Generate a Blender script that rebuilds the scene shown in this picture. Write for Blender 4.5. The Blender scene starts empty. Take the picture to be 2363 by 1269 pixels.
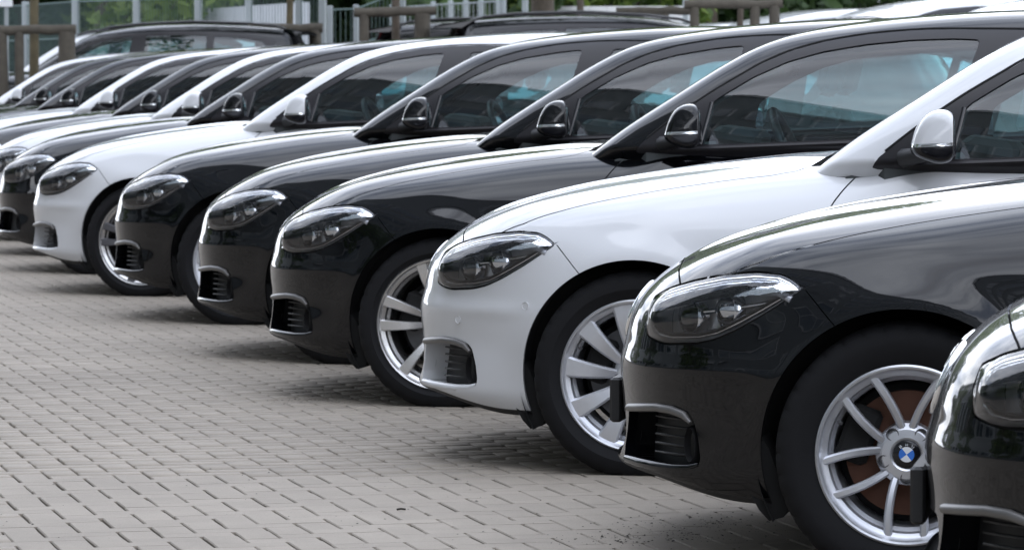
import math, random
import numpy as np
# ---- camera numbers (pixels of the 2363 x 1269 photograph) ----
PW, PH, FPX = 2363.0, 1269.0, 9000.0
PCX, PCY = PW / 2, PH / 2
VP_L, HORIZON, CAM_H = 2800.0, 178.0, 1.20
YAW = math.atan((VP_L - PCX) / FPX)        # cars' sideways axis lies this far right of the optical axis
PITCH = math.atan((PCY - HORIZON) / FPX)   # looking slightly down
def cam_axes():
    fw = np.array([-math.sin(YAW) * math.cos(PITCH), math.cos(YAW) * math.cos(PITCH), -math.sin(PITCH)])
    rt = np.array([math.cos(YAW), math.sin(YAW), 0.0])
    up = np.cross(rt, fw)
    return rt, up, fw
RT, UP, FW = cam_axes()
CAM = np.array([0.0, 0.0, CAM_H])
def ray(px, py):
    return FW + RT * ((px - PCX) / FPX) - UP * ((py - PCY) / FPX)
def at_depth(px, py, d):
    return CAM + ray(px, py) * d
def on_ground(px, py, z=0.0):
    r = ray(px, py); return CAM + r * ((z - CAM_H) / r[2])
def project(p):
    q = np.asarray(p, float) - CAM
    d = q @ FW
    return PCX + FPX * (q @ RT) / d, PCY - FPX * (q @ UP) / d
# ---------------- car body as smooth implicit surfaces (x: 0 at the front axle, + to the rear; a = |y|; z up) ----------------
class Curve:
    """monotone cubic through points"""
    def __init__(s, *pts):
        p = np.array(pts, float); s.x, s.y = p[:, 0], p[:, 1]
        h = np.diff(s.x); d = np.diff(s.y) / h; m = np.zeros(len(s.x))
        m[0], m[-1] = d[0], d[-1]
        for i in range(1, len(d)):
            if d[i - 1] * d[i] > 0:
                w1, w2 = 2 * h[i] + h[i - 1], h[i] + 2 * h[i - 1]
                m[i] = (w1 + w2) / (w1 / d[i - 1] + w2 / d[i])
        s.m, s.h = m, h
    def __call__(s, q):
        q = np.asarray(q, float); c = np.clip(q, s.x[0], s.x[-1])
        i = np.clip(np.searchsorted(s.x, c) - 1, 0, len(s.h) - 1)
        t = (c - s.x[i]) / s.h[i]; t2, t3 = t * t, t * t * t
        r = (2*t3 - 3*t2 + 1) * s.y[i] + (t3 - 2*t2 + t) * s.h[i] * s.m[i] + (3*t2 - 2*t3) * s.y[i+1] + (t3 - t2) * s.h[i] * s.m[i+1]
        return r + np.where(q < s.x[0], (q - s.x[0]) * s.m[0], 0) + np.where(q > s.x[-1], (q - s.x[-1]) * s.m[-1], 0)
class Smooth:
    """C2 curve: a Curve sampled and smoothed, so that paint reflections stay clean"""
    def __init__(s, *pts, k=0.04):
        c = Curve(*pts); x0, x1 = pts[0][0] - 3 * k, pts[-1][0] + 3 * k
        s.x = np.linspace(x0, x1, 900); y = c(s.x); n = max(1, int(k / (s.x[1] - s.x[0])))
        kern = np.exp(-0.5 * (np.arange(-3 * n, 3 * n + 1) / n) ** 2); kern /= kern.sum()
        xe = np.concatenate([c(s.x[0] - (np.arange(3 * n, 0, -1)) * (s.x[1] - s.x[0])), y, c(s.x[-1] + np.arange(1, 3 * n + 1) * (s.x[1] - s.x[0]))])
        s.y = np.convolve(xe, kern, 'valid')
        s.d = np.gradient(s.y)
        s.a, s.b = (s.y[1] - s.y[0]) / (s.x[1] - s.x[0]), (s.y[-1] - s.y[-2]) / (s.x[1] - s.x[0])
    def __call__(s, q):
        q = np.asarray(q, float); h = s.x[1] - s.x[0]; n = len(s.x)
        c = np.clip((q - s.x[0]) / h, 0, n - 1.000001); i = c.astype(int); t = c - i
        d = s.d; t2, t3 = t * t, t * t * t
        r = (2*t3 - 3*t2 + 1) * s.y[i] + (t3 - 2*t2 + t) * d[i] + (3*t2 - 2*t3) * s.y[i+1] + (t3 - t2) * d[i+1]
        return r + np.where(q < s.x[0], (q - s.x[0]) * s.a, 0) + np.where(q > s.x[-1], (q - s.x[-1]) * s.b, 0)
def sstep(x, a, b):
    t = np.clip((x - a) / (b - a), 0, 1); return t * t * t * (t * (6 * t - 15) + 10)
def smax(a, b, r):
    h = np.maximum(r - np.abs(a - b), 0) / r
    return np.maximum(a, b) + h * h * h * r / 6.0
def softplus(x, k):
    return k * np.logaddexp(0, x / k)
WHEEL_Z, WHEELBASE, ARCH_R = 0.30, 2.69, 0.352
W_PROF = Smooth((.08, .775), (.14, .825), (.20, .852), (.30, .866), (.42, .876), (.55, .882), (.64, .881), (.70, .873), (.76, .857), (.82, .838), (.88, .816), (.94, .793), (1.0, .768), (1.1, .72), k=.025)
XF_PROF = Smooth((.05, -.54), (.14, -.66), (.195, -.757), (.235, -.795), (.28, -.786), (.36, -.777), (.41, -.780), (.455, -.785), (.49, -.783), (.52, -.774), (.56, -.768), (.61, -.762), (.66, -.753), (.72, -.73), (.80, -.67), (.95, -.5), k=.014)
XR_PROF = Smooth((.05, 3.40), (.25, 3.50), (.45, 3.55), (.60, 3.55), (.75, 3.53), (.95, 3.46), (1.1, 3.4), k=.04)
HOOD_C = Smooth((-.87, .50), (-.81, .59), (-.75, .658), (-.655, .724), (-.504, .793), (-.362, .832), (-.22, .866), (-.078, .891), (.062, .913), (.203, .932), (.342, .949), (.481, .962), (.65, .972), (1.0, .985), (1.8, 1.0), (2.8, 1.01), (3.3, .99), (3.6, .93), k=.05)
def lower_field(x, y, z):
    a = np.sqrt(y * y + 1e-6)
    w = W_PROF(z)
    # swage line along the doors
    zl = .742 + .030 * x
    ramp = sstep(x, .30, 1.30) * (1 - sstep(x, 3.1, 3.5))
    w = w - ramp * (.30 * softplus(z - zl, .008) - .22 * softplus(z - zl - .05, .03))
    w = w - ramp * .012 * np.exp(-((z - (zl - .085)) / .055) ** 2)
    w = w + sstep(x, .2, .7) * .010 * np.exp(-((z - .26) / .06) ** 2)
    w = w - .22 * softplus(z - .735, .02) * (1 - sstep(x, .10, 1.7)) * sstep(x, -.50, .0)
    # arch flares
    for xc, hgt in ((0.0, .020), (WHEELBASE, .026)):
        r = np.sqrt((x - xc) ** 2 + (z - WHEEL_Z) ** 2)
        w = w + hgt * np.exp(-((r - .345) / .060) ** 2) * sstep(z, .22, .48)
    # scoop behind the headlight, over the arch
    w = w - .012 * np.exp(-((x + .12) / .20) ** 2 - ((z - .745) / .055) ** 2)
    # bumper: gentle hollow below its crease near the corner
    w = w + .009 * np.exp(-((z - .490) / .026) ** 2) * sstep(-x, .22, .52)
    xf, xr = XF_PROF(z), XR_PROF(z)
    w = w - .007 * np.exp(-((z - .385) / .06) ** 2) * sstep(-x, .30, .55)
    x0, x1 = .20, 2.45
    u = np.maximum((x0 - x) / (x0 - xf), 0); v = np.maximum((x - x1) / (xr - x1), 0)
    g1 = w * ((np.minimum(a / w, 3) ** 3.0 + u ** 2.75 + v ** 3.2) ** (1 / 3.0) - 1)
    # top: hood and fender crowns
    fall = .034 * (a / .6) ** 2 + .030 * softplus(a - .62, .03) / .15
    fall = fall * (1 - .85 * sstep(x, .60, .95))
    ridge_a = .20 + .17 * (x + .75)
    ridge = .010 * np.exp(-((a - ridge_a) / .055) ** 2) * sstep(x, -.72, -.45) * (1 - sstep(x, .35, .65))
    nose = .05 * (a / .6) ** 2 * sstep(-x, .30, .75)
    zt = HOOD_C(x + .05 * (a / .6) ** 2) - fall + ridge - nose
    g2 = (z - zt) * .92
    g = smax(g1, g2, .13)
    # underside
    zb = .165 + .055 * sstep(-x, .36, .76) + .04 * sstep(x, 3.0, 3.5)
    return smax(g, (zb - z), .03)
ROOF_C = Smooth((.25, .765), (.50, .928), (.568, .985), (.666, 1.051), (.829, 1.154), (.99, 1.255), (1.151, 1.333), (1.312, 1.378), (1.482, 1.405), (1.661, 1.422), (1.819, 1.433), (1.977, 1.441), (2.2, 1.445), (2.5, 1.438), (2.85, 1.415), (3.1, 1.385), (3.3, 1.345), (3.5, 1.29), k=.05)
XB_PROF = Smooth((.80, 3.56), (.95, 3.52), (1.1, 3.46), (1.25, 3.37), (1.36, 3.29), (1.5, 3.18), k=.04)
def upper_field(x, y, z):
    a = np.sqrt(y * y + 1e-6)
    t = z - .95
    w = .808 - .27 * t - .50 * np.maximum(t, 0) ** 2 - .050 * ((x - 1.75) / 1.2) ** 2 * np.where(x > 1.75, .8, 1.0) - 1.1 * np.maximum(.945 - z, 0)
    g1 = (a - w) * .92
    rf = sstep(x, 1.05, 1.6)
    zt = .006 + ROOF_C(x - (.022 + .03 * rf) * (a / .6) ** 2) - (.010 + .018 * rf) * (a / .6) ** 2
    g2 = (z - zt) * np.where(x < 1.25, .84, .99)
    g3 = (x - (XB_PROF(z) - .16 * (a / .6) ** 2)) * .9
    g = smax(g1, g2, .15)
    return smax(smax(g, g3, .07), .80 - z, .01)
def grad(fn, P, e=3e-3):
    g = np.empty_like(P)
    for k in range(3):
        d = np.zeros(3); d[k] = e
        A, B = P + d, P - d
        g[:, k] = fn(A[:, 0], A[:, 1], A[:, 2]) - fn(B[:, 0], B[:, 1], B[:, 2])
    return g / np.maximum(np.linalg.norm(g, axis=1, keepdims=True), 1e-12)
def shoot(fn, O, D, tmax):
    """first crossing from inside along rays O + t D (vectorised bisection after a coarse march)"""
    n = len(O); lo = np.zeros(n); hi = np.full(n, np.nan)
    for t in np.linspace(0, tmax, 60)[1:]:
        P = O + D * t
        f = fn(P[:, 0], P[:, 1], P[:, 2])
        new = np.isnan(hi) & (f > 0)
        hi[new] = t
        lo = np.where(np.isnan(hi), t, lo)
    hi = np.where(np.isnan(hi), tmax, hi)
    for _ in range(34):
        m = .5 * (lo + hi); P = O + D * m[:, None]
        f = fn(P[:, 0], P[:, 1], P[:, 2])
        hi = np.where(f > 0, m, hi); lo = np.where(f > 0, lo, m)
    return O + D * (.5 * (lo + hi))[:, None]
def shell(fn, xs, zc, x_front, x_rear, box, nfront, nrear, step):
    """half shell (y <= 0) as a grid of points: rows run front pole -> stations -> rear pole, columns run from underneath round the side to the top"""
    hw, zlo, zhi = box
    path = []
    def seg(p, q):
        n = max(2, int(math.hypot(q[0]-p[0], q[1]-p[1]) / step))
        for i in range(n): path.append((p[0] + (q[0]-p[0]) * i / n, p[1] + (q[1]-p[1]) * i / n))
    seg((0, zlo), (hw, zlo)); seg((hw, zlo), (hw, zhi)); seg((hw, zhi), (0, zhi)); path.append((0, zhi))
    path = np.array(path); d = np.stack([-path[:, 0], path[:, 1] - zc], 1); d /= np.linalg.norm(d, axis=1, keepdims=True)
    O, D = [], []
    for i in range(nfront):
        th = math.pi / 2 * (i + .02) / nfront
        for c in d: O.append((x_front, 0, zc)); D.append((-math.cos(th), c[0] * math.sin(th), c[1] * math.sin(th)))
    for x in xs:
        for c in d: O.append((x, 0, zc)); D.append((0, c[0], c[1]))
    for i in range(nrear):
        th = math.pi / 2 * (nrear - i - .98) / nrear
        for c in d: O.append((x_rear, 0, zc)); D.append((math.cos(th), c[0] * math.sin(th), c[1] * math.sin(th)))
    P = shoot(fn, np.array(O, float), np.array(D, float), 1.6)
    m = len(d); n = len(P) // m
    P[np.arange(n) * m, 1] = 0; P[np.arange(n) * m + m - 1, 1] = 0
    i, j = np.meshgrid(np.arange(n - 1), np.arange(m - 1), indexing='ij')
    a = (i * m + j).ravel(); b = a + 1; c = a + m + 1; e = a + m
    T = np.concatenate([np.stack([a, b, c], 1), np.stack([a, c, e], 1)])
    return P, T
# ---------------- 2-D outlines as signed distance, and cutting a triangle mesh along them ----------------
def sdf_poly(px, py, poly):
    """signed distance to a closed polygon, negative inside"""
    v = np.asarray(poly, float); n = len(v)
    d2 = np.full(px.shape, 1e9); inside = np.zeros(px.shape, bool)
    for i in range(n):
        a, b = v[i], v[(i + 1) % n]
        e = b - a; w0, w1 = px - a[0], py - a[1]
        t = np.clip((w0 * e[0] + w1 * e[1]) / (e @ e + 1e-18), 0, 1)
        d2 = np.minimum(d2, (w0 - e[0] * t) ** 2 + (w1 - e[1] * t) ** 2)
        c = ((a[1] <= py) & (b[1] > py)) | ((b[1] <= py) & (a[1] > py))
        xi = a[0] + (py - a[1]) / np.where(abs(b[1] - a[1]) < 1e-12, 1e-12, b[1] - a[1]) * e[0]
        inside ^= c & (px < xi)
    return np.where(inside, -1, 1) * np.sqrt(d2)
def dist_line(px, py, line):
    v = np.asarray(line, float); d2 = np.full(px.shape, 1e9)
    for a, b in zip(v[:-1], v[1:]):
        e = b - a; w0, w1 = px - a[0], py - a[1]
        t = np.clip((w0 * e[0] + w1 * e[1]) / (e @ e + 1e-18), 0, 1)
        d2 = np.minimum(d2, (w0 - e[0] * t) ** 2 + (w1 - e[1] * t) ** 2)
    return np.sqrt(d2)
def rounded(poly, r=.02, n=5):
    """polygon with its corners rounded"""
    v = np.asarray(poly, float); out = []
    for i in range(len(v)):
        p, c, q = v[i - 1], v[i], v[(i + 1) % len(v)]
        l1, l2 = np.linalg.norm(p - c), np.linalg.norm(q - c)
        a = c + (p - c) / l1 * min(r, l1 * .45); b = c + (q - c) / l2 * min(r, l2 * .45)
        for t in np.linspace(0, 1, n): out.append((1 - t) ** 2 * a + 2 * t * (1 - t) * c + t * t * b)
    return np.array(out)
def spline_pts(pts, n=6, closed=False):
    """Catmull-Rom through points"""
    p = np.asarray(pts, float); m = len(p); out = []
    for i in range(m if closed else m - 1):
        g = (lambda k: p[k % m]) if closed else (lambda k: p[min(max(k, 0), m - 1)])
        a, b, c, d = g(i - 1), g(i), g(i + 1), g(i + 2)
        for t in np.arange(n) / n:
            out.append(.5 * (2*b + (c-a)*t + (2*a - 5*b + 4*c - d)*t*t + (3*b - a - 3*c + d)*t**3))
    if not closed: out.append(p[-1])
    return np.array(out)
class Sheet:
    """triangle soup with shared points and a region number per triangle"""
    def __init__(s, P, T): s.P, s.T, s.R = P, T, np.zeros(len(T), int)
    def cut(s, f, only=None):
        """split triangles along f = 0 (f: values at points); returns nothing, keeps regions"""
        f = np.where(np.abs(f) < 1e-7, 1e-7, f)
        T, R = s.T, s.R; sg = f[T] > 0
        k = sg.sum(1); mix = (k > 0) & (k < 3)
        if only is not None: mix &= only
        M, MR = T[mix], R[mix]; S = sg[mix]
        if len(M) == 0: return
        lone = np.where(k[mix] == 1, np.argmax(S, 1), np.argmin(S, 1))
        r = np.arange(len(M)); A = M[r, lone]; B = M[r, (lone + 1) % 3]; C = M[r, (lone + 2) % 3]
        def mids(U, V):
            lo, hi = np.minimum(U, V), np.maximum(U, V)
            key = lo.astype(np.int64) * len(f) + hi
            uq, inv = np.unique(key, return_inverse=True)
            l, h = uq // len(f), uq % len(f)
            t = f[l] / (f[l] - f[h])
            return s.P[l] + (s.P[h] - s.P[l]) * t[:, None], inv, uq
        U = np.concatenate([A, A]); V = np.concatenate([B, C])
        pts, inv, _ = mids(U, V)
        base = len(s.P); s.P = np.concatenate([s.P, pts])
        AB = base + inv[:len(M)]; AC = base + inv[len(M):]
        new = np.concatenate([np.stack([A, AB, AC], 1), np.stack([AB, B, C], 1), np.stack([AB, C, AC], 1)])
        s.T = np.concatenate([T[~mix], new]); s.R = np.concatenate([R[~mix], MR, MR, MR])
    def mid(s): return s.P[s.T].mean(1)
# car positions: left front hub on the ground (x, y) from pixels
CARS = {}
for k, (hx, hy, d) in {2: (2089, 1055, 9.28), 3: (1465, 872, 11.75), 4: (1017, 759, 14.2)}.items():
    p = at_depth(hx, hy, d); CARS[k] = (p[0], p[1])
for k, (mx, Y) in {5: (1298, 15.9), 6: (975, 18.35), 7: (672, 20.65), 8: (535, 22.9), 9: (440, 25.15), 10: (343, 27.4), 11: (245, 29.65), 12: (155, 31.9), 13: (95, 34.0), 14: (38, 36.1)}.items():
    r = ray(mx, 250); CARS[k] = (r[0] * (Y - .06) / r[1] - .88, Y)
CARS[5] = (CARS[5][0] - .055, CARS[5][1]); CARS[6] = (CARS[6][0] - .045, CARS[6][1]); CARS[7] = (CARS[7][0] + .016, CARS[7][1])
CARS[1] = (.22, 7.1)
import bpy
SC = bpy.context.scene
COL = SC.collection
# ---------------- camera ----------------
camera = bpy.data.objects.new('camera', bpy.data.cameras.new('camera')); COL.objects.link(camera); SC.camera = camera
camera.location = CAM; camera.rotation_euler = (math.pi / 2 - PITCH, 0, YAW)
camera.data.sensor_width = 36; camera.data.lens = FPX / PW * 36; camera.data.clip_start = .5; camera.data.clip_end = 900
camera.data.dof.use_dof = True; camera.data.dof.focus_distance = 10.5; camera.data.dof.aperture_fstop = 14
# ---------------- sky, sun, exposure ----------------
SUN_AZ, SUN_EL = math.radians(203), math.radians(60)      # azimuth of the sun, from +Y towards +X
world = bpy.data.worlds.new('World'); SC.world = world; world.use_nodes = True
nt = world.node_tree; bg = nt.nodes['Background']
sky = nt.nodes.new('ShaderNodeTexSky'); sky.sky_type = 'NISHITA'; sky.sun_disc = False
sky.sun_elevation = SUN_EL; sky.sun_rotation = SUN_AZ; sky.air_density = 1.0; sky.dust_density = .4
tc = nt.nodes.new('ShaderNodeTexCoord'); mp = nt.nodes.new('ShaderNodeMapping'); mp.inputs['Scale'].default_value = (1.0, 1.0, 2.6)
nz = nt.nodes.new('ShaderNodeTexNoise'); nz.inputs['Scale'].default_value = 2.2; nz.inputs['Detail'].default_value = 9; nz.inputs['Roughness'].default_value = .58; nz.inputs['Distortion'].default_value = .35
rp = nt.nodes.new('ShaderNodeValToRGB'); rp.color_ramp.elements[0].position = .24; rp.color_ramp.elements[1].position = .47
nz2 = nt.nodes.new('ShaderNodeTexNoise'); nz2.inputs['Scale'].default_value = 4.5; nz2.inputs['Detail'].default_value = 7
rp2 = nt.nodes.new('ShaderNodeValToRGB')
rp2.color_ramp.elements[0].position = .32; rp2.color_ramp.elements[0].color = (5.7, 6.3, 7.7, 1)
rp2.color_ramp.elements[1].position = .66; rp2.color_ramp.elements[1].color = (13.2, 13.7, 14.8, 1)
mx = nt.nodes.new('ShaderNodeMix'); mx.data_type = 'RGBA'
L = nt.links.new
L(tc.outputs['Generated'], mp.inputs['Vector']); L(mp.outputs['Vector'], nz.inputs['Vector']); L(mp.outputs['Vector'], nz2.inputs['Vector'])
L(nz.outputs['Fac'], rp.inputs['Fac']); L(nz2.outputs['Fac'], rp2.inputs['Fac'])
L(rp.outputs['Color'], mx.inputs['Factor']); L(sky.outputs['Color'], mx.inputs[6]); L(rp2.outputs['Color'], mx.inputs[7]); L(mx.outputs[2], bg.inputs['Color'])
sx_ = nt.nodes.new('ShaderNodeSeparateXYZ'); L(tc.outputs['Generated'], sx_.inputs[0])
er = nt.nodes.new('ShaderNodeValToRGB'); L(sx_.outputs['Z'], er.inputs['Fac'])        # bright haze low down, greyer overhead, the same all round
er.color_ramp.elements[0].position = .10; er.color_ramp.elements[0].color = (1.9, 1.88, 1.82, 1)
er.color_ramp.elements[1].position = .85; er.color_ramp.elements[1].color = (1.08, 1.12, 1.20, 1)
mid_ = er.color_ramp.elements.new(.45); mid_.color = (1.22, 1.23, 1.26, 1)
mu_ = nt.nodes.new('ShaderNodeMix'); mu_.data_type = 'RGBA'; mu_.blend_type = 'MULTIPLY'; mu_.inputs['Factor'].default_value = 1
L(rp2.outputs['Color'], mu_.inputs[6]); L(er.outputs['Color'], mu_.inputs[7]); L(mu_.outputs[2], mx.inputs[7])
bg.inputs['Strength'].default_value = .15
sun = bpy.data.objects.new('sun', bpy.data.lights.new('sun', 'SUN')); COL.objects.link(sun)
sun.data.energy = .55; sun.data.angle = math.radians(62); sun.data.color = (1.0, .99, .97)
sun.rotation_euler = (math.pi / 2 - SUN_EL, 0, math.pi - SUN_AZ); sun.location = (0, 0, 30)
SC.view_settings.view_transform = 'Standard'; SC.view_settings.look = 'None'; SC.view_settings.exposure = .42; SC.view_settings.gamma = 1
SC.cycles.max_bounces = 10; SC.cycles.transparent_max_bounces = 24; SC.cycles.glossy_bounces = 5; SC.cycles.sample_clamp_indirect = 6
# ---------------- small helpers ----------------
random.seed(7); rng = np.random.default_rng(7)
def material(name, color, rough=.5, metal=0.0, coat=0.0, spec=.5, noise=None, bump=None, emit=None):
    """principled material; noise = (scale, amount) mottles the colour, bump = (scale, strength, distance) gives fine relief"""
    m = bpy.data.materials.new(name); m.use_nodes = True; n = m.node_tree.nodes; b = n['Principled BSDF']; lk = m.node_tree.links.new
    b.inputs['Base Color'].default_value = (*color, 1); b.inputs['Roughness'].default_value = rough; b.inputs['Metallic'].default_value = metal
    b.inputs['Coat Weight'].default_value = coat; b.inputs['Coat Roughness'].default_value = .03; b.inputs['Specular IOR Level'].default_value = spec
    if noise or bump:
        t = n.new('ShaderNodeTexCoord')
    if noise:
        z = n.new('ShaderNodeTexNoise'); z.inputs['Scale'].default_value = noise[0]; z.inputs['Detail'].default_value = 6
        h = n.new('ShaderNodeMix'); h.data_type = 'RGBA'
        lo = [c * (1 - noise[1]) for c in color]; hi = [min(1, c * (1 + noise[1])) for c in color]
        h.inputs[6].default_value = (*lo, 1); h.inputs[7].default_value = (*hi, 1)
        lk(t.outputs['Object'], z.inputs['Vector']); lk(z.outputs['Fac'], h.inputs['Factor']); lk(h.outputs[2], b.inputs['Base Color'])
    if bump:
        z = n.new('ShaderNodeTexNoise'); z.inputs['Scale'].default_value = bump[0]; z.inputs['Detail'].default_value = 4
        u = n.new('ShaderNodeBump'); u.inputs['Strength'].default_value = bump[1]; u.inputs['Distance'].default_value = bump[2]
        lk(t.outputs['Object'], z.inputs['Vector']); lk(z.outputs['Fac'], u.inputs['Height']); lk(u.outputs['Normal'], b.inputs['Normal'])
    return m
def glass_material(name, tint, ior=1.5, rough=0.0):
    """thin pane: tinted see-through plus mirror reflection by Fresnel"""
    m = bpy.data.materials.new(name); m.use_nodes = True; n = m.node_tree.nodes; lk = m.node_tree.links.new
    n.remove(n['Principled BSDF'])
    tr = n.new('ShaderNodeBsdfTransparent'); tr.inputs['Color'].default_value = (*tint, 1)
    gl = n.new('ShaderNodeBsdfGlossy'); gl.inputs['Roughness'].default_value = rough
    fr = n.new('ShaderNodeFresnel'); fr.inputs['IOR'].default_value = ior
    mixn = n.new('ShaderNodeMixShader')
    lk(fr.outputs['Fac'], mixn.inputs['Fac']); lk(tr.outputs['BSDF'], mixn.inputs[1]); lk(gl.outputs['BSDF'], mixn.inputs[2]); lk(mixn.outputs['Shader'], n['Material Output'].inputs['Surface'])
    return m
def paint(name, color, rough, coat_rough=.015):
    """car paint: clear coat over a base, with a breath of dust on upward faces"""
    m = material(name, color, rough, 0, 1.0, spec=.02); m.node_tree.nodes['Principled BSDF'].inputs['Coat Roughness'].default_value = coat_rough
    n = m.node_tree.nodes; lk = m.node_tree.links.new; b = n['Principled BSDF']; b.inputs['Coat IOR'].default_value = 1.44
    t = n.new('ShaderNodeTexCoord'); z = n.new('ShaderNodeTexNoise'); z.inputs['Scale'].default_value = 9; z.inputs['Detail'].default_value = 8
    r = n.new('ShaderNodeMapRange'); r.inputs['From Min'].default_value = .35; r.inputs['From Max'].default_value = .75; r.inputs['To Min'].default_value = coat_rough; r.inputs['To Max'].default_value = coat_rough + .035
    lk(t.outputs['Object'], z.inputs['Vector']); lk(z.outputs['Fac'], r.inputs['Value']); lk(r.outputs['Result'], b.inputs['Coat Roughness'])
    return m
M = {}
M['black'] = paint('black_paint', (.0020, .0022, .0032), .35)
M['white'] = paint('white_paint', (.56, .565, .575), .45, .03)
M['side_glass'] = glass_material('side_glass', (.58, .77, .79), 1.75)
M['wind_glass'] = glass_material('windscreen_glass', (.66, .76, .72), 1.55)
M['dark_glass'] = glass_material('dark_glass', (.12, .14, .15), 1.7)
M['lamp_glass'] = glass_material('lamp_glass', (.94, .95, .96), 1.6)
M['plastic'] = material('black_plastic', (.012, .012, .013), .55, bump=(220, .25, .001))
M['gloss_black'] = material('gloss_black_trim', (.008, .008, .010), .16)
M['trim'] = material('window_trim', (.016, .015, .017), .30, spec=.3)
M['gap'] = material('panel_gap', (.004, .004, .004), .9)
M['liner'] = material('arch_liner', (.010, .010, .010), .95, noise=(30, .4))
M['rubber'] = material('tyre_rubber', (.006, .006, .007), .78, spec=.28, noise=(40, .25), bump=(160, .2, .001))
M['silver'] = material('alloy_silver', (.62, .63, .66), .34, .75, noise=(60, .06))
M['bright_alloy'] = material('machined_alloy', (.62, .61, .60), .26, .9, noise=(80, .05))
M['dark_alloy'] = material('dark_alloy', (.11, .11, .12), .35, .6, noise=(50, .1))
M['chrome'] = material('chrome', (.90, .91, .92), .06, 1.0)
M['reflector'] = material('lamp_reflector', (.62, .64, .68), .12, 1.0)
M['lamp_body'] = material('lamp_bezel', (.34, .35, .38), .30, .25)
M['lamp_bowl'] = material('lamp_bowl', (.78, .80, .84), .20, .40, noise=(25, .12))
M['satin'] = material('satin_grey_blade', (.13, .125, .12), .38, .35)
M['rust'] = material('rusty_disc', (.10, .040, .022), .65, .25, noise=(18, .35))
M['iron'] = material('brake_iron', (.10, .10, .105), .5, .5, noise=(30, .3))
M['interior'] = material('interior_dark', (.050, .056, .058), .7, bump=(150, .2, .001))
M['seat'] = material('seat_fabric', (.055, .060, .063), .9, noise=(80, .25))
M['headliner'] = material('headliner_grey', (.060, .070, .080), .95)
M['leather'] = material('steering_leather', (.045, .046, .048), .45)
M['mirror_glass'] = material('mirror_glass', (.55, .57, .60), .02, 1.0)
M['blue'] = material('emblem_blue', (.02, .16, .62), .25, coat=.6)
M['emblem_white'] = material('emblem_white', (.80, .82, .85), .25, coat=.6)
M['red_lamp'] = material('red_tail_lamp', (.30, .012, .012), .12, coat=.8)
def tag(o, label=None, cat=None, group=None, kind=None):
    if label: o['label'] = label
    if cat: o['category'] = cat
    if group: o['group'] = group
    if kind: o['kind'] = kind
    return o
def mesh_of(name, P, T, mat, normals=None, smooth=True):
    P = np.asarray(P, np.float32); me = bpy.data.meshes.new(name)
    if isinstance(T, np.ndarray):
        k = T.shape[1]; me.vertices.add(len(P)); me.vertices.foreach_set('co', P.ravel())
        me.loops.add(T.size); me.loops.foreach_set('vertex_index', T.astype(np.int32).ravel())
        me.polygons.add(len(T)); me.polygons.foreach_set('loop_start', np.arange(0, T.size, k, dtype=np.int32))
        me.update(calc_edges=True)
    else:
        me.from_pydata(P.tolist(), [], T); me.update()
    me.materials.append(mat)
    if smooth: me.polygons.foreach_set('use_smooth', np.ones(len(me.polygons), bool))
    if normals is not None: me.normals_split_custom_set_from_vertices(np.asarray(normals, float).tolist())
    return me
def link(name, me, parent=None, loc=(0, 0, 0), rot=(0, 0, 0), scale=None):
    o = bpy.data.objects.new(name, me); COL.objects.link(o); o.location = loc; o.rotation_euler = rot
    if scale: o.scale = scale
    if parent: o.parent = parent
    return o
def join(*parts):
    """concatenate (P, faces-list) pairs"""
    P, Fc, n = [], [], 0
    for p, f in parts:
        p = np.asarray(p, float); P.append(p); Fc += [[i + n for i in q] for q in f]; n += len(p)
    return np.concatenate(P), Fc
def lathe(profile, n=64, axis='y', a0=0.0, a1=2 * math.pi, closed=False):
    """revolve (r, h) profile about an axis through the origin"""
    full = abs(a1 - a0 - 2 * math.pi) < 1e-6; m = n if full else n + 1
    A = a0 + (a1 - a0) * np.arange(m) / n; P = []
    for a in A:
        for r, h in profile:
            P.append((r * math.cos(a), h, r * math.sin(a)) if axis == 'y' else (r * math.cos(a), r * math.sin(a), h) if axis == 'z' else (h, r * math.cos(a), r * math.sin(a)))
    k = len(profile); Fc = []
    for i in range(n):
        i2 = (i + 1) % m
        for j in range(k if closed else k - 1):
            j2 = (j + 1) % k; Fc.append([i * k + j, i * k + j2, i2 * k + j2, i2 * k + j])
    return np.array(P), Fc
def tube(path, r, n=8, caps=True):
    path = np.asarray(path, float); k = len(path); rr = np.broadcast_to(np.asarray(r, float), (k,)); P, Fc = [], []
    up = np.array([0, 0, 1.0])
    for i in range(k):
        t = path[min(i + 1, k - 1)] - path[max(i - 1, 0)]; t /= np.linalg.norm(t) + 1e-12
        u = np.cross(t, up if abs(t[2]) < .95 else np.array([1.0, 0, 0])); u /= np.linalg.norm(u); v = np.cross(u, t)
        for j in range(n):
            a = 2 * math.pi * j / n; P.append(path[i] + (u * math.cos(a) + v * math.sin(a)) * rr[i])
    for i in range(k - 1):
        for j in range(n): Fc.append([i * n + j, i * n + (j + 1) % n, (i + 1) * n + (j + 1) % n, (i + 1) * n + j])
    if caps: Fc += [list(range(n))[::-1], [(k - 1) * n + j for j in range(n)]]
    return np.array(P), Fc
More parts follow.
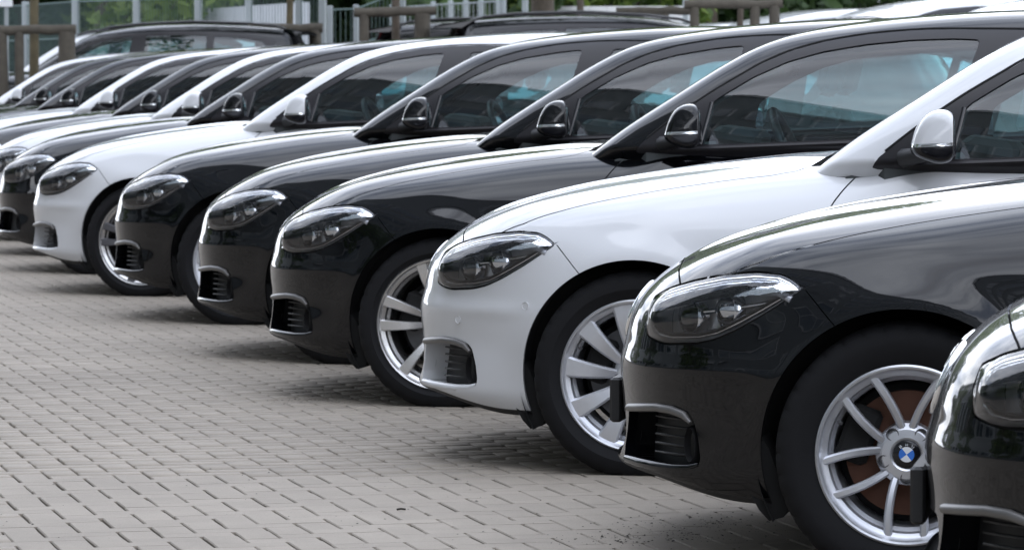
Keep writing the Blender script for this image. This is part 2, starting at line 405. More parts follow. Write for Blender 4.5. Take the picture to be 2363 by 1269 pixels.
def box(x0, x1, y0, y1, z0, z1, bev=0.0):
    """box, its edges chamfered when bev > 0"""
    if bev <= 0:
        P = [(x, y, z) for z in (z0, z1) for y in (y0, y1) for x in (x0, x1)]
        return np.array(P), [[0, 2, 3, 1], [4, 5, 7, 6], [0, 1, 5, 4], [2, 6, 7, 3], [0, 4, 6, 2], [1, 3, 7, 5]]
    b = bev; P = []; Fc = []
    def ring(z, i):
        return [(x0 + i + b, y0 + i, z), (x1 - i - b, y0 + i, z), (x1 - i, y0 + i + b, z), (x1 - i, y1 - i - b, z), (x1 - i - b, y1 - i, z), (x0 + i + b, y1 - i, z), (x0 + i, y1 - i - b, z), (x0 + i, y0 + i + b, z)]
    for z, i in ((z0, b), (z0 + b, 0), (z1 - b, 0), (z1, b)): P += ring(z, i)
    for k in range(3):
        for j in range(8): Fc.append([k * 8 + j, k * 8 + (j + 1) % 8, k * 8 + 8 + (j + 1) % 8, k * 8 + 8 + j])
    Fc += [list(range(8))[::-1], list(range(24, 32))]
    return np.array(P), Fc
def turn(pf, rz=0, rx=0, ry=0, move=(0, 0, 0)):
    P = np.asarray(pf[0], float)
    for ax, a in (((1, 2), rx), ((2, 0), ry), ((0, 1), rz)):
        if a:
            c, s = math.cos(a), math.sin(a); i, j = ax; Q = P.copy(); Q[:, i] = P[:, i] * c - P[:, j] * s; Q[:, j] = P[:, i] * s + P[:, j] * c; P = Q
    return P + np.array(move), pf[1]
def mesh_pf(name, pf, mat, smooth=False): return mesh_of(name, pf[0], pf[1], mat, smooth=smooth)
def flip(pf): return np.asarray(pf[0]) * [1, -1, 1], [q[::-1] for q in pf[1]]
def auto_smooth(me, deg=35):
    me.polygons.foreach_set('use_smooth', np.ones(len(me.polygons), bool))
    try: me.set_sharp_from_angle(angle=math.radians(deg))
    except Exception: pass
    return me
# ================= the hatchback: panels cut from the two smooth shells =================
HL = rounded([(-.250, .694), (-.278, .714), (-.308, .727), (-.37, .730), (-.45, .721), (-.53, .703), (-.60, .681), (-.648, .656), (-.664, .612), (-.661, .560), (-.628, .550), (-.60, .546), (-.52, .553), (-.473, .565), (-.42, .589), (-.353, .627), (-.30, .661)], .010, 4)
INTAKE = rounded([(-.735, .372), (-.69, .386), (-.628, .395), (-.57, .391), (-.541, .382), (-.527, .366), (-.514, .319), (-.508, .273), (-.514, .250), (-.556, .241), (-.606, .238), (-.676, .238), (-.735, .240)], .008, 3)
GLASS_TOP = [(.945, .955), (.982, 1.113), (1.035, 1.147), (1.12, 1.199), (1.245, 1.256), (1.371, 1.292), (1.526, 1.318)]
TRIM_TOP = [(.72, .958), (.742, .974), (.82, 1.036), (.905, 1.098), (.987, 1.153), (1.086, 1.212), (1.147, 1.248), (1.243, 1.290), (1.371, 1.327), (1.526, 1.353), (1.682, 1.367), (1.837, 1.371), (2.2, 1.366), (2.5, 1.345), (2.72, 1.30), (2.86, 1.235), (2.87, 1.19), (2.80, 1.10), (2.72, 1.055), (2.5, 1.035)]
BELT = lambda x: .953 + .043 * (x - .932)
def side_glass(two_door):
    if two_door:
        g1 = GLASS_TOP + [(1.682, 1.333), (1.837, 1.338), (1.934, 1.334), (1.869, 1.12), (1.83, BELT(1.83))]
        g2 = [(1.99, BELT(1.99)), (2.07, 1.332), (2.25, 1.328), (2.5, 1.305), (2.68, 1.26), (2.80, 1.21), (2.76, 1.13), (2.66, 1.075), (2.45, BELT(2.45) + .02)]
    else:
        g1 = GLASS_TOP + [(1.60, 1.326), (1.652, 1.330), (1.610, 1.154), (1.575, BELT(1.575))]
        g2 = [(1.735, BELT(1.735)), (1.80, 1.334), (1.95, 1.336), (2.2, 1.331), (2.40, 1.314), (2.52, 1.296), (2.47, 1.10), (2.44, BELT(2.44) + .02)]
    gs = [rounded(g1, .012, 3), rounded(g2, .015, 3)]
    if not two_door: gs.append(rounded([(2.49, 1.06), (2.55, 1.285), (2.69, 1.25), (2.80, 1.205), (2.75, 1.12), (2.66, 1.075)], .015, 3))
    return gs
HOOD = [(.545, -.02), (.535, .412), (.508, .602), (.467, .657), (.391, .684), (.285, .690), (.1, .704), (-.1, .722), (-.25, .738), (-.36, .742), (-.44, .722), (-.50, .695), (-.572, .622), (-.587, .54), (-.598, .459), (-.611, .287), (-.622, .1), (-.624, -.02)]
DECK = [(.70, -.05), (.72, .50), (.80, .665), (1.0, .735), (1.4, .752), (2.2, .752), (2.7, .715), (3.05, .60), (3.22, .40), (3.27, -.05)]
DOOR_F = rounded([(.735, 1.2), (.735, .965), (.676, .927), (.62, .865), (.586, .817), (.545, .72), (.520, .60), (.503, .45), (.505, .30), (.54, .232), (1.60, .232), (1.66, .30), (1.69, .60), (1.70, 1.2)], .02, 4)
DOOR_L = rounded([(.735, 1.2), (.735, .965), (.676, .927), (.62, .865), (.586, .817), (.545, .72), (.520, .60), (.503, .45), (.505, .30), (.54, .232), (1.86, .232), (1.92, .30), (1.95, .60), (1.96, 1.2)], .02, 4)
DOOR_R = rounded([(1.70, 1.2), (1.70, .60), (1.67, .30), (1.61, .232), (2.18, .232), (2.30, .36), (2.40, .55), (2.52, .72), (2.60, .90), (2.62, 1.2)], .02, 4)
ARCH_F = [(ARCH_R * math.cos(t), WHEEL_Z + ARCH_R * math.sin(t)) for t in np.linspace(0, 2 * math.pi, 97)[:-1]]
ARCH_B = [(WHEELBASE + .345 * math.cos(t), WHEEL_Z + .345 * math.sin(t)) for t in np.linspace(0, 2 * math.pi, 97)[:-1]]
KIDNEY = rounded([(.022, .545), (.20, .535), (.262, .560), (.275, .610), (.255, .655), (.20, .672), (.05, .665), (.022, .64)], .03, 4)
GRILLE = rounded([(-.05, .245), (.40, .245), (.44, .30), (.40, .355), (-.05, .365)], .02, 4)
GAPW = .0022
def take(sheet, mask, fn, offset=0.0):
    """points, triangles and true surface normals of the chosen triangles"""
    T = sheet.T[mask]; u, inv = np.unique(T, return_inverse=True); P = sheet.P[u]; N = grad(fn, P)
    return P + N * offset, inv.reshape(-1, 3)[:, ::-1], N
def both(PTN):
    P, T, N = PTN; m = np.array([1, -1, 1])
    return np.concatenate([P, P * m]), np.concatenate([T, T[:, ::-1] + len(P)]), np.concatenate([N, N * m])
def other(PTN):
    P, T, N = PTN; m = np.array([1, -1, 1]); return P * m, T[:, ::-1], N * m
def surf(name, PTN, mat): return mesh_of(name, PTN[0], PTN[1], mat, PTN[2])
def border(P, T):
    """open edges of a triangle set, as directed pairs"""
    E = np.concatenate([T[:, [0, 1]], T[:, [1, 2]], T[:, [2, 0]]]); n = len(P)
    key = np.minimum(E[:, 0], E[:, 1]) * n + np.maximum(E[:, 0], E[:, 1]); u, idx, cnt = np.unique(key, return_index=True, return_counts=True)
    return E[idx[cnt == 1]]
def flange(PTN, depth, test, direction=None):
    """wall running inwards from the open edge of a panel (where test(P) holds)"""
    P, T, N = PTN; E = border(P, T); ok = test(P[E]).all(1); E = E[ok]
    u, inv = np.unique(E, return_inverse=True); E = inv.reshape(-1, 2); A = P[u]
    B = A + (np.array(direction) if direction is not None else -N[u]) * depth
    n = len(u); Q = np.stack([E[:, 1], E[:, 0], E[:, 0] + n, E[:, 1] + n], 1)
    return np.concatenate([A, B]), Q
LOWER_CACHE = {}
def lower_parts(two_door):
    """all panels below the belt line, left half; returns dict name -> (P, T, N)"""
    if 'base' not in LOWER_CACHE:
        xs = np.concatenate([np.arange(0, 1.1, .016), np.arange(1.1, 2.6, .026)])
        P, T = shell(lower_field, xs, .52, 0.0, 2.6, (.88, .16, .98), 86, 22, .0125)
        LOWER_CACHE['base'] = (P, T)
    P, T = LOWER_CACHE['base']; s = Sheet(P.copy(), T.copy())
    names = {}
    def a(): return -s.P[:, 1]
    def region(name, f_of, gap=GAPW, only=None):
        """cut out where f < -gap; the band |f| < gap becomes panel gap"""
        for off in ((gap, -gap) if gap else (0,)):
            s.cut(f_of(s.P) - off, None if only is None else only(s.mid(), s.R))
        m = s.mid(); f = f_of(m); free = (s.R == 0) if only is None else ((s.R == 0) & only(m, s.R))
        i = len(names) + 1; names[name] = i
        s.R[free & (f < -gap)] = i
        if gap: s.R[free & (np.abs(f) <= gap)] = 99
    side = lambda p: -p[:, 1]
    region('arch_f', lambda p: np.maximum(np.hypot(p[:, 0], p[:, 2] - WHEEL_Z) - ARCH_R, .45 - side(p)), 0)
    region('arch_b', lambda p: np.maximum(np.hypot(p[:, 0] - WHEELBASE, p[:, 2] - WHEEL_Z) - .345, .45 - side(p)), 0)
    region('headlight', lambda p: np.maximum(np.maximum(sdf_poly(p[:, 0], p[:, 2], HL), .30 - side(p)), p[:, 0] + .1), .0030)
    region('intake', lambda p: np.maximum(np.maximum(sdf_poly(p[:, 0], p[:, 2], INTAKE), .445 - side(p)), p[:, 0] + .3), 0)
    region('kidney', lambda p: np.maximum(sdf_poly(side(p), p[:, 2], KIDNEY), p[:, 0] + .5), 0)
    region('grille', lambda p: np.maximum(sdf_poly(side(p), p[:, 2], GRILLE), p[:, 0] + .5), 0)
    region('deck', lambda p: np.maximum(sdf_poly(p[:, 0], side(p), DECK), .86 - p[:, 2]), 0)
    region('hood', lambda p: np.maximum(sdf_poly(p[:, 0], side(p), HOOD), .60 - p[:, 2]), GAPW)
    region('cowl', lambda p: np.maximum(np.maximum(.5 - p[:, 0], p[:, 0] - .80), np.maximum(side(p) - .615, .86 - p[:, 2])), 0)
    region('front_door', lambda p: np.maximum(sdf_poly(p[:, 0], p[:, 2], DOOR_L if two_door else DOOR_F), .5 - side(p)), GAPW)
    if not two_door: region('rear_door', lambda p: np.maximum(sdf_poly(p[:, 0], p[:, 2], DOOR_R), .5 - side(p)), GAPW)
    # lower skirt / underside
    region('underbody', lambda p: np.maximum(p[:, 2] - (.185 + .055 * sstep(-p[:, 0], .36, .80)), -1 - p[:, 0]), 0)
    # bumper in front of the seam from headlight tip to arch
    def seam(p):   # negative in front of the seam
        x, z = p[:, 0], p[:, 2]; line = np.interp(z, [.0, .58, .62, .693, .72], [-.14, -.14, -.178, -.244, -.265])
        return np.maximum((x - line) * .75, -1 - x) + np.where(z > .70, .2, 0) * (x > -.40)
    region('front_bumper', seam, .0015)
    region('front_fender', lambda p: p[:, 0] - .75, 0)
    region('rear_body', lambda p: -p[:, 0] - 9, 0)
    out = {}
    for n, i in names.items():
        if n in ('arch_f', 'arch_b', 'deck'): continue
        m = s.R == i
        if m.any(): out[n] = take(s, m, lower_field, -.014 if n == 'cowl' else 0.0)
    out['panel_gap'] = take(s, s.R == 99, lower_field, -.006)
    return out
def upper_parts(two_door):
    if 'up' not in LOWER_CACHE:
        LOWER_CACHE['up'] = shell(upper_field, np.arange(1.0, 2.9, .022), .95, 1.0, 2.9, (.75, .80, 1.42), 60, 22, .013)
    P, T = LOWER_CACHE['up']; s = Sheet(P.copy(), T.copy()); side = lambda p: -p[:, 1]; names = {}
    def region(name, f_of, free_from=(0,)):
        s.cut(f_of(s.P)); f = f_of(s.mid()); i = len(names) + 1; names[name] = i
        s.R[np.isin(s.R, free_from) & (f < 0)] = i
    for k, g in enumerate(side_glass(two_door)):
        region('side_glass_%d' % k, lambda p, g=g: np.maximum(sdf_poly(p[:, 0], p[:, 2], g), .42 - side(p)))
    tp = TRIM_TOP + [(2.4, BELT(2.4) - .03), (.80, BELT(.8) - .03), (.70, .925)]
    region('window_trim', lambda p: np.maximum(sdf_poly(p[:, 0], p[:, 2], tp), .42 - side(p)))
    region('windscreen', lambda p: np.maximum(np.maximum(side(p) - (.640 - .36 * (p[:, 2] - .95) - .10 * np.maximum(p[:, 2] - .95, 0) ** 2), p[:, 2] - (1.312 - .03 * (p[:, 1] / .5) ** 2)), p[:, 0] - 1.6))
    region('rear_window', lambda p: np.maximum(np.maximum(side(p) - .52, np.abs(p[:, 2] - 1.20) - .125), 2.9 - p[:, 0]))
    region('roof', lambda p: .955 - .055 * (1 - sstep(p[:, 0], .70, .82)) - p[:, 2])
    region('skirt', lambda p: p[:, 2] - 9)
    out = {n: take(s, s.R == i, upper_field, -.004 if 'glass' in n or n in ('windscreen', 'rear_window') else (.0008 if n == 'window_trim' else 0.0)) for n, i in names.items() if (s.R == i).any()}
    # inner faces of roof, pillars and trim
    keep = [names[n] for n in ('roof', 'window_trim', 'skirt') if n in names]
    out['lining'] = take(s, np.isin(s.R, keep), upper_field, -.035)
    return out
# ---------------- wheels (outer face towards -y) ----------------
def spoke_pf(a_hub, a_rim, w_hub, w_rim, r0, r1, y_hub, y_rim, thick, bev, belly=0.0, n=9):
    P, Fc = [], []
    for i in range(n):
        t = i / (n - 1); r = r0 + (r1 - r0) * t; a = math.radians(a_hub + (a_rim - a_hub) * (t ** .8))
        w = w_hub + (w_rim - w_hub) * t; y = y_hub + (y_rim - y_hub) * t - belly * math.sin(math.pi * t)
        c = np.array([r * math.cos(a), 0, r * math.sin(a)]); tg = np.array([-math.sin(a), 0, math.cos(a)])
        for off, dy in ((-.5 * w, thick), (-.5 * w, bev), (-.5 * w + bev * .9, 0), (.5 * w - bev * .9, 0), (.5 * w, bev), (.5 * w, thick)):
            P.append(c + tg * off + np.array([0, y + dy, 0]))
    for i in range(n - 1):
        for j in range(6): Fc.append([i * 6 + j, i * 6 + (j + 1) % 6, i * 6 + 6 + (j + 1) % 6, i * 6 + 6 + j])
    return np.array(P), Fc
def wheel_kit(style):
    """list of (part name, mesh) for one wheel"""
    rl = {'vee': .2135, 'turbine': .2275, 'double': .2400, 'dark': .2400}[style]
    out = []
    prof = [(rl - .004, -.080), (rl + .004, -.088), (rl + .013, -.093), (.262, -.1065), (.285, -.106), (.300, -.099), (.3095, -.090), (.3125, -.080), (.3150, -.055), (.3110, -.053), (.3110, -.047), (.3155, -.045), (.3160, -.006), (.3115, -.004), (.3115, .004), (.3160, .006),
            (.3155, .045), (.3110, .047), (.3110, .053), (.3150, .055), (.312, .085), (.300, .100), (.265, .107), (rl, .085)]
    P, Fc = lathe(prof, 180); k = len(prof)
    # shoulder grooves
    for i in range(180):
        if i % 5 == 0:
            for j in (5, 6, 7):
                P[i * k + j] *= [(.3095 - .0045) / .3095, 1, (.3095 - .0045) / .3095]
    lowv = P[:, 2] < -.2985; sq = np.clip((-.2985 - P[:, 2]) / .017, 0, 1); P[lowv, 1] *= 1 + .05 * sq[lowv]; P[lowv, 2] = -.2985
    out.append(('tyre', auto_smooth(mesh_of('tyre', P, Fc, M['rubber']), 30)))
    face = M['silver'] if style in ('vee', 'turbine') else M['bright_alloy']
    rp = [(rl - .004, -.070), (rl + .0035, -.086), (rl + .0035, -.0905), (rl - .001, -.0935), (rl - .006, -.0915), (rl - .009, -.084), (rl - .016, -.078), (rl - .024, -.070), (rl - .027, -.045), (rl - .036, -.035), (rl - .040, .06), (rl - .02, .085), (rl - .004, .088)]
    out.append(('rim', auto_smooth(mesh_of('rim', *lathe(rp, 120), face), 30)))
    sp = []
    if style == 'vee':
        for c in range(5):
            for sg in (-1, 1): sp.append(spoke_pf(90 + 72 * c + sg * 9, 90 + 72 * c + sg * 24, .019, .021, .050, rl - .010, -.052, -.079, .034, .005, .010))
        hub_r, hy = .074, -.056
    elif style == 'turbine':
        for c in range(10): sp.append(spoke_pf(106 + 36 * c, 101 + 36 * c, .022, .066, .046, rl - .008, -.050, -.081, .030, .007, .012))
        hub_r, hy = .072, -.056
    else:
        for c in range(5):
            for sg in (-1, 1): sp.append(spoke_pf(98 + 72 * c + sg * 15, 98 + 72 * c + sg * 11.5, .018, .043, .044, rl - .006, -.048, -.083, .036, .004, .010))
        hub_r, hy = .066, -.054
    for q in sp: out.append(('spoke', auto_smooth(mesh_pf('spoke', q, M['dark_alloy'] if style == 'dark' else face), 25)))
    out.append(('hub', auto_smooth(mesh_of('hub', *lathe([(.0335, hy - .002), (.040, hy - .006), (hub_r * .8, hy - .004), (hub_r, hy + .008), (hub_r + .004, hy + .03), (hub_r + .002, .03)], 60), M['dark_alloy'] if style == 'dark' else face), 30)))
    hole = join(lathe([(.0001, hy + .012), (.0125, hy + .012), (.0128, hy - .0045), (.0155, hy - .0052)], 16), lathe([(.0001, hy - .001), (.0085, hy - .001), (.0085, hy + .012)], 6))
    off = 126 if style != 'turbine' else 120
    hm = auto_smooth(mesh_of('wheel_bolt', *hole, M['iron']), 30)
    for c in range(5):
        t = math.radians(off + 72 * c); out.append(('wheel_bolt', hm, (.0585 * math.cos(t), 0, .0585 * math.sin(t))))
    # centre cap with emblem
    out.append(('centre_cap', auto_smooth(mesh_of('centre_cap', *lathe([(.0001, hy - .0075), (.029, hy - .0075), (.0325, hy - .0055), (.0338, hy)], 48), M['gloss_black']), 30)))
    for q in range(4):
        A = np.linspace(q * math.pi / 2, (q + 1) * math.pi / 2, 9); e = hy - .0084
        e2 = [(0, e, 0)] + [(.0185 * math.cos(t), e, .0185 * math.sin(t)) for t in A]
        t0 = math.radians(38)
        e2 = [(x * math.cos(t0) - z * math.sin(t0), y, x * math.sin(t0) + z * math.cos(t0)) for x, y, z in e2]
        out.append(('emblem', mesh_of('emblem', e2, [list(range(len(e2)))], M['emblem_white'] if q % 2 == 0 else M['blue'], smooth=False)))
    letters = {'B': [[(0, 0), (0, 10), (5, 10), (7, 8.5), (7, 6.5), (5, 5.2), (0, 5.2)], [(5, 5.2), (7.5, 3.8), (7.5, 1.5), (5.5, 0), (0, 0)]], 'M': [[(0, 0), (0, 10), (4, 3), (8, 10), (8, 0)]], 'W': [[(0, 10), (2.5, 0), (5, 7), (7.5, 0), (10, 10)]]}
    for ch, ang in (('B', 128), ('M', 90), ('W', 52)):
        pf = None; t = math.radians(ang); sc = .00062
        for stroke in letters[ch]:
            wdt = max(p[0] for s2 in letters[ch] for p in s2)
            pts = [((p[0] - wdt / 2) * sc, (p[1] - 5) * sc) for p in stroke]; c, s_ = math.cos(t - math.pi / 2), math.sin(t - math.pi / 2)
            cx, cz = .0235 * math.cos(t), .0235 * math.sin(t)
            q = tube([(cx + x * c - z * s_, hy - .0082, cz + x * s_ + z * c) for x, z in pts], .00075, 5)
            pf = q if pf is None else join(pf, q)
        out.append(('letter', mesh_pf('letter', pf, M['emblem_white'])))
    out.append(('valve', auto_smooth(mesh_pf('valve', tube([((rl - .034) * math.cos(2.7), -.07, (rl - .034) * math.sin(2.7)), ((rl - .042) * math.cos(2.7), -.078, (rl - .042) * math.sin(2.7))], .0045, 8), M['iron']))))
    out.append(('brake_disc', auto_smooth(mesh_of('brake_disc', *lathe([(.07, -.022), (.07, -.016), (.150, -.016), (.150, .006), (.07, .006)], 64), M['rust'] if style == 'vee' else M['iron']), 30)))
    out.append(('brake_caliper', auto_smooth(mesh_pf('brake_caliper', turn(box(.085, .165, -.040, .045, -.07, .07, .012), ry=math.radians(200)), M['liner']), 30)))
    out.append(('brake_shield', mesh_of('brake_shield', *lathe([(.03, .02), (.165, .022), (.17, .03)], 40), M['liner'])))
    return out
def simple_wheel():
    prof = [(.225, -.085), (.262, -.106), (.300, -.099), (.3125, -.080), (.316, 0), (.312, .085), (.265, .107), (.225, .085)]
    P, Fc = lathe(prof, 72); P[:, 2] = np.maximum(P[:, 2], -.2985)
    pf = None
    for c in range(10):
        q = spoke_pf(36 * c, 36 * c, .022, .045, .03, .215, -.05, -.08, .03, .006, n=4); pf = q if pf is None else join(pf, q)
    pf = join(pf, lathe([(.228, -.09), (.215, -.085), (.20, -.05), (.19, .06)], 60), lathe([(.001, -.058), (.05, -.056), (.06, -.03)], 30))
    return [('tyre', auto_smooth(mesh_of('tyre', P, Fc, M['rubber']))), ('rim', auto_smooth(mesh_of('rim', *pf, M['silver']), 30))]
# ---------------- small fittings ----------------
def door_mirror():
    """left door mirror: painted cap, black lower housing, chrome strip, glass, foot"""
    prof = spline_pts([(.785, .985), (.791, 1.012), (.808, 1.050), (.838, 1.083), (.880, 1.101), (.925, 1.104), (.953, 1.093), (.963, 1.068), (.965, 1.02), (.964, .985), (.958, .962), (.940, .949), (.90, .944), (.85, .952), (.805, .966)], 3, True)
    prof = np.array([(.958 + (x - .965) * .73, z) for x, z in prof])
    ys = [(-.815, .55), (-.822, .78), (-.835, .90), (-.86, .97), (-.90, 1.0), (-.945, .995), (-.975, .965), (-.995, .91), (-1.006, .81), (-1.012, .62)]
    c0 = np.array([.905, 1.015]); P = []; m = len(prof)
    for y, s in ys:
        for p in prof:
            q = c0 + (p - c0) * s
            if p[0] > .951: q[0] = p[0] - (1 - s) * .03     # keep the rear face flat
            P.append((q[0] - .10 * (y + .9), y, q[1]))
    Fc = []
    for i in range(len(ys) - 1):
        for j in range(m): Fc.append([i * m + j, i * m + (j + 1) % m, (i + 1) * m + (j + 1) % m, (i + 1) * m + j])
    Fc += [list(range(m))[::-1], [(len(ys) - 1) * m + j for j in range(m)]]
    P = np.array(P); T = []
    for f in Fc:
        for i in range(1, len(f) - 1): T.append([f[0], f[i], f[i + 1]])
    s = Sheet(P, np.array(T)); line = lambda p: p[:, 2] - (1.000 + .05 * (p[:, 0] - .9))
    for o in (-.004, .006): s.cut(line(s.P) - o)
    s.cut(s.P[:, 0] - (.949 - .10 * (s.P[:, 1] + .9)))
    mid = s.mid(); f = line(mid); back = mid[:, 0] > .949 - .10 * (mid[:, 1] + .9)
    def pick(mask):
        Tm = s.T[mask]; u, inv = np.unique(Tm, return_inverse=True); return s.P[u], inv.reshape(-1, 3)
    res = {'mirror_cap': pick((f > .006) & ~back), 'mirror_strip': pick((f <= .006) & (f > -.004) & ~back), 'mirror_housing': pick(((f <= -.004) & ~back) | back)}
    g = spline_pts([(-.83, 1.0), (-.85, 1.055), (-.90, 1.075), (-.95, 1.068), (-.985, 1.03), (-.985, .99), (-.96, .965), (-.90, .957), (-.85, .966)], 3, True)
    gp = [(.9595 - .10 * (y2 + .9), y2, z2) for y2, z2 in [(-.905 + (y + .905) * .86, 1.013 + (z - 1.013) * .86) for y, z in g]]
    foot = join(tube([(.80, -.765, .957), (.83, -.80, .964), (.87, -.84, .972)], [.030, .026, .022], 10), tube([(.87, -.83, .972), (.89, -.88, .975)], [.022, .03], 10))
    return res, (np.array(gp), [list(range(len(gp)))[::-1]]), foot
def make_kit(two_door):
    """everything a car is made of: list of (name, parent name or None, mesh, takes body colour?, location, rotation)"""
    K = []
    def add(name, me, parent=None, body=False, loc=(0, 0, 0), rot=(0, 0, 0)): K.append((name, parent, me, body, loc, rot)); return len(K) - 1
    low, up = lower_parts(two_door), upper_parts(two_door)
    B = M['black']
    bumper = add('front_bumper', surf('front_bumper', both(low['front_bumper']), B), None, True)
    add('hood', surf('hood', both(low['hood']), B), None, True)
    add('rear_body', surf('rear_body', both(low['rear_body']), B), None, True)
    add('underbody', surf('underbody', both(low['underbody']), M['plastic']))
    add('cowl', surf('cowl', both(low['cowl']), M['plastic']))
    add('panel_gap', surf('panel_gap', both(low['panel_gap']), M['gap']))
    for mir in (lambda q: q, other):
        left = mir is not other
        add('front_fender', surf('front_fender', mir(low['front_fender']), B), None, True)
        d = add('front_door', surf('front_door', mir(low['front_door']), B), None, True)
        sy = -1 if left else 1
        hx = 1.74 if two_door else 1.48
        hd = tube([(hx - .10, -.872, .812), (hx - .085, -.892, .816), (hx, -.897, .820), (hx + .085, -.892, .824), (hx + .10, -.872, .826)], .011, 8)
        hm = mesh_pf('door_handle', hd if left else flip(hd), B, True); add('door_handle', hm, d, True)
        if 'rear_door' in low:
            d2 = add('rear_door', surf('rear_door', mir(low['rear_door']), B), None, True)
            hd = tube([(2.28, -.868, .840), (2.295, -.890, .843), (2.37, -.893, .846), (2.45, -.888, .849), (2.46, -.866, .850)], .011, 8)
            add('door_handle', mesh_pf('door_handle', hd if left else flip(hd), B, True), d2, True)
        # ---- arches ----
        for xc, nm, part in ((0, 'front', low['front_fender']), (WHEELBASE, 'rear', low['rear_body'])):
            R = ARCH_R + .004 if nm == 'front' else .349
            pf = lathe([(R + .010, -.795 if nm == 'front' else -.83), (R + .012, -.60), (.30, -.52), (.05, -.50)], 60, 'y', math.radians(-28), math.radians(208))
            pf = turn(pf, move=(xc, 0, WHEEL_Z)); add('wheel_arch_liner', auto_smooth(mesh_of('wheel_arch_liner', *(pf if left else flip(pf)), M['liner'])))
        for part in ('front_fender', 'front_bumper', 'rear_body'):
            ar = lambda p: (np.abs(np.hypot(p[..., 0], p[..., 2] - WHEEL_Z) - ARCH_R) < .002) | (np.abs(np.hypot(p[..., 0] - WHEELBASE, p[..., 2] - WHEEL_Z) - .345) < .002)
            q = flange(low[part], .020, ar, (0, 1, 0))
            if len(q[1]):
                P, Q = q; F2 = Q
                if not left: P = P * [1, -1, 1]; F2 = Q[:, ::-1]
                add('arch_lip', mesh_of('arch_lip', P, F2, B, smooth=True), None, True)
        # ---- headlight ----
        h = low['headlight']
        Ph, Th, Nh = h
        def d_top(p): return np.interp(p[:, 0], [-.664, -.648, -.60, -.53, -.45, -.37, -.308, -.278, -.250], [.615, .656, .681, .703, .721, .730, .727, .714, .694]) - p[:, 2]
        ls = Sheet(Ph.copy(), Th.copy())
        for lv in (.004, .009, .015, .022, .030, .040, .052): ls.cut(d_top(ls.P) - lv)
        dt, de = np.maximum(d_top(ls.P), 0), np.maximum(ls.P[:, 2] - np.interp(ls.P[:, 0], [-.664, -.628, -.60, -.52, -.473, -.42, -.353, -.30, -.25], [.560, .550, .546, .553, .565, .589, .627, .661, .694]), 0)
        Nl = grad(lower_field, ls.P); Nl[:, 2] *= .2
        puff = .046 * (1 - np.exp(-dt / .032)) * (1 - np.exp(-de / .030)) * sstep(ls.P[:, 0], -.690, -.600); ls.P = ls.P + Nl * puff[:, None]
        lens = mir((ls.P, ls.T, Nl)); lamp = add('headlight', mesh_of('headlight_lens', lens[0], lens[1], M['lamp_glass']))
        # chrome sheet added under the lens top, to whiten its sky reflection
        sh = Sheet(ls.P.copy(), ls.T.copy()); wid = lambda p: np.interp(p[:, 0], [-.664, -.62, -.52, -.36, -.30, -.26], [.022, .044, .050, .050, .036, .008])
        dts = d_top(sh.P); f_ = dts - wid(sh.P); sh.cut(f_); keep_ = d_top(sh.mid()) < wid(sh.mid()) + .001
        Ts = sh.T[keep_]; u_, inv_ = np.unique(Ts, return_inverse=True); Ns = grad(lower_field, sh.P[u_]); Pr = sh.P[u_] - Ns * .006
        rs_ = mir((Pr, inv_.reshape(-1, 3), Ns)); add('added_reflector', mesh_of('added_reflector', rs_[0], rs_[1], M['chrome']), lamp)
        inner = (Ph + np.stack([np.full(len(Ph), .055), np.full(len(Ph), .045), np.full(len(Ph), .0)], 1), Th, Nh)
        add('lamp_housing', surf('lamp_housing', mir(inner), M['lamp_bowl']), lamp)
        w = flange(h, .075, lambda p: np.ones(p.shape[:-1], bool), (.72, .60, 0)); wp, wq = (w if left else (w[0] * [1, -1, 1], w[1][:, ::-1]))
        add('lamp_wall', mesh_of('lamp_wall', wp, wq, M['lamp_body']), lamp)
        # bezel strip along the lower edge, brow, two projectors and a marker rail
        def on_lamp(x, z, depth):
            o = np.array([[x, 0.0, z]]); p = shoot(lower_field, o, np.array([[0, -1.0, 0]]), 1.2)[0]; return p + np.array([.62, .78, 0]) * depth
        low_edge = [on_lamp(x, z + .010, .012) for x, z in [(-.645, .572), (-.625, .560), (-.59, .556), (-.52, .562), (-.47, .574), (-.42, .598), (-.36, .631), (-.31, .660)]]
        brow = [on_lamp(x, z - .042, .006) for x, z in [(-.61, .676), (-.53, .701), (-.45, .719), (-.37, .727), (-.31, .724), (-.28, .708)]]
        rail = [on_lamp(x, z, .040) for x, z in [(-.53, .628), (-.45, .640), (-.38, .652), (-.33, .664)]]
        for nm, pth, r, mt in (('chrome_bezel', low_edge, .0085, M['reflector']), ('lamp_brow', brow, .010, M['lamp_body']), ('light_guide', rail, .006, M['reflector'])):
            q = tube(pth, r, 8); add(nm, auto_smooth(mesh_of(nm, *(q if left else flip(q)), mt), 50), lamp)
        for (x, z, rad) in ((-.575, .612, .043), (-.475, .635, .040)):
            c = on_lamp(x, z, .050)
            pr = lathe([(.0001, -.030), (rad * .45, -.026), (rad * .8, -.013), (rad, 0)], 28, 'x'); pr = turn(pr, rz=math.radians(38), move=c)
            add('projector', auto_smooth(mesh_of('projector', *(pr if left else flip(pr)), M['mirror_glass'] if x > -.5 else M['dark_lens']), 60), lamp)
            rg = lathe([(rad, .004), (rad + .004, -.008), (rad + .011, -.004), (rad + .013, .02)], 32, 'x'); rg = turn(rg, rz=math.radians(38), move=c)
            add('projector_ring', auto_smooth(mesh_of('projector_ring', *(rg if left else flip(rg)), M['reflector']), 60), lamp)
        # ---- corner intake ----
        it = low['intake']; Pi, Ti, Ni = it
        back = (Pi + np.array([.070, .035, 0.0]), Ti, Ni)
        ik = add('corner_intake', surf('corner_intake', mir(back), M['plastic']))
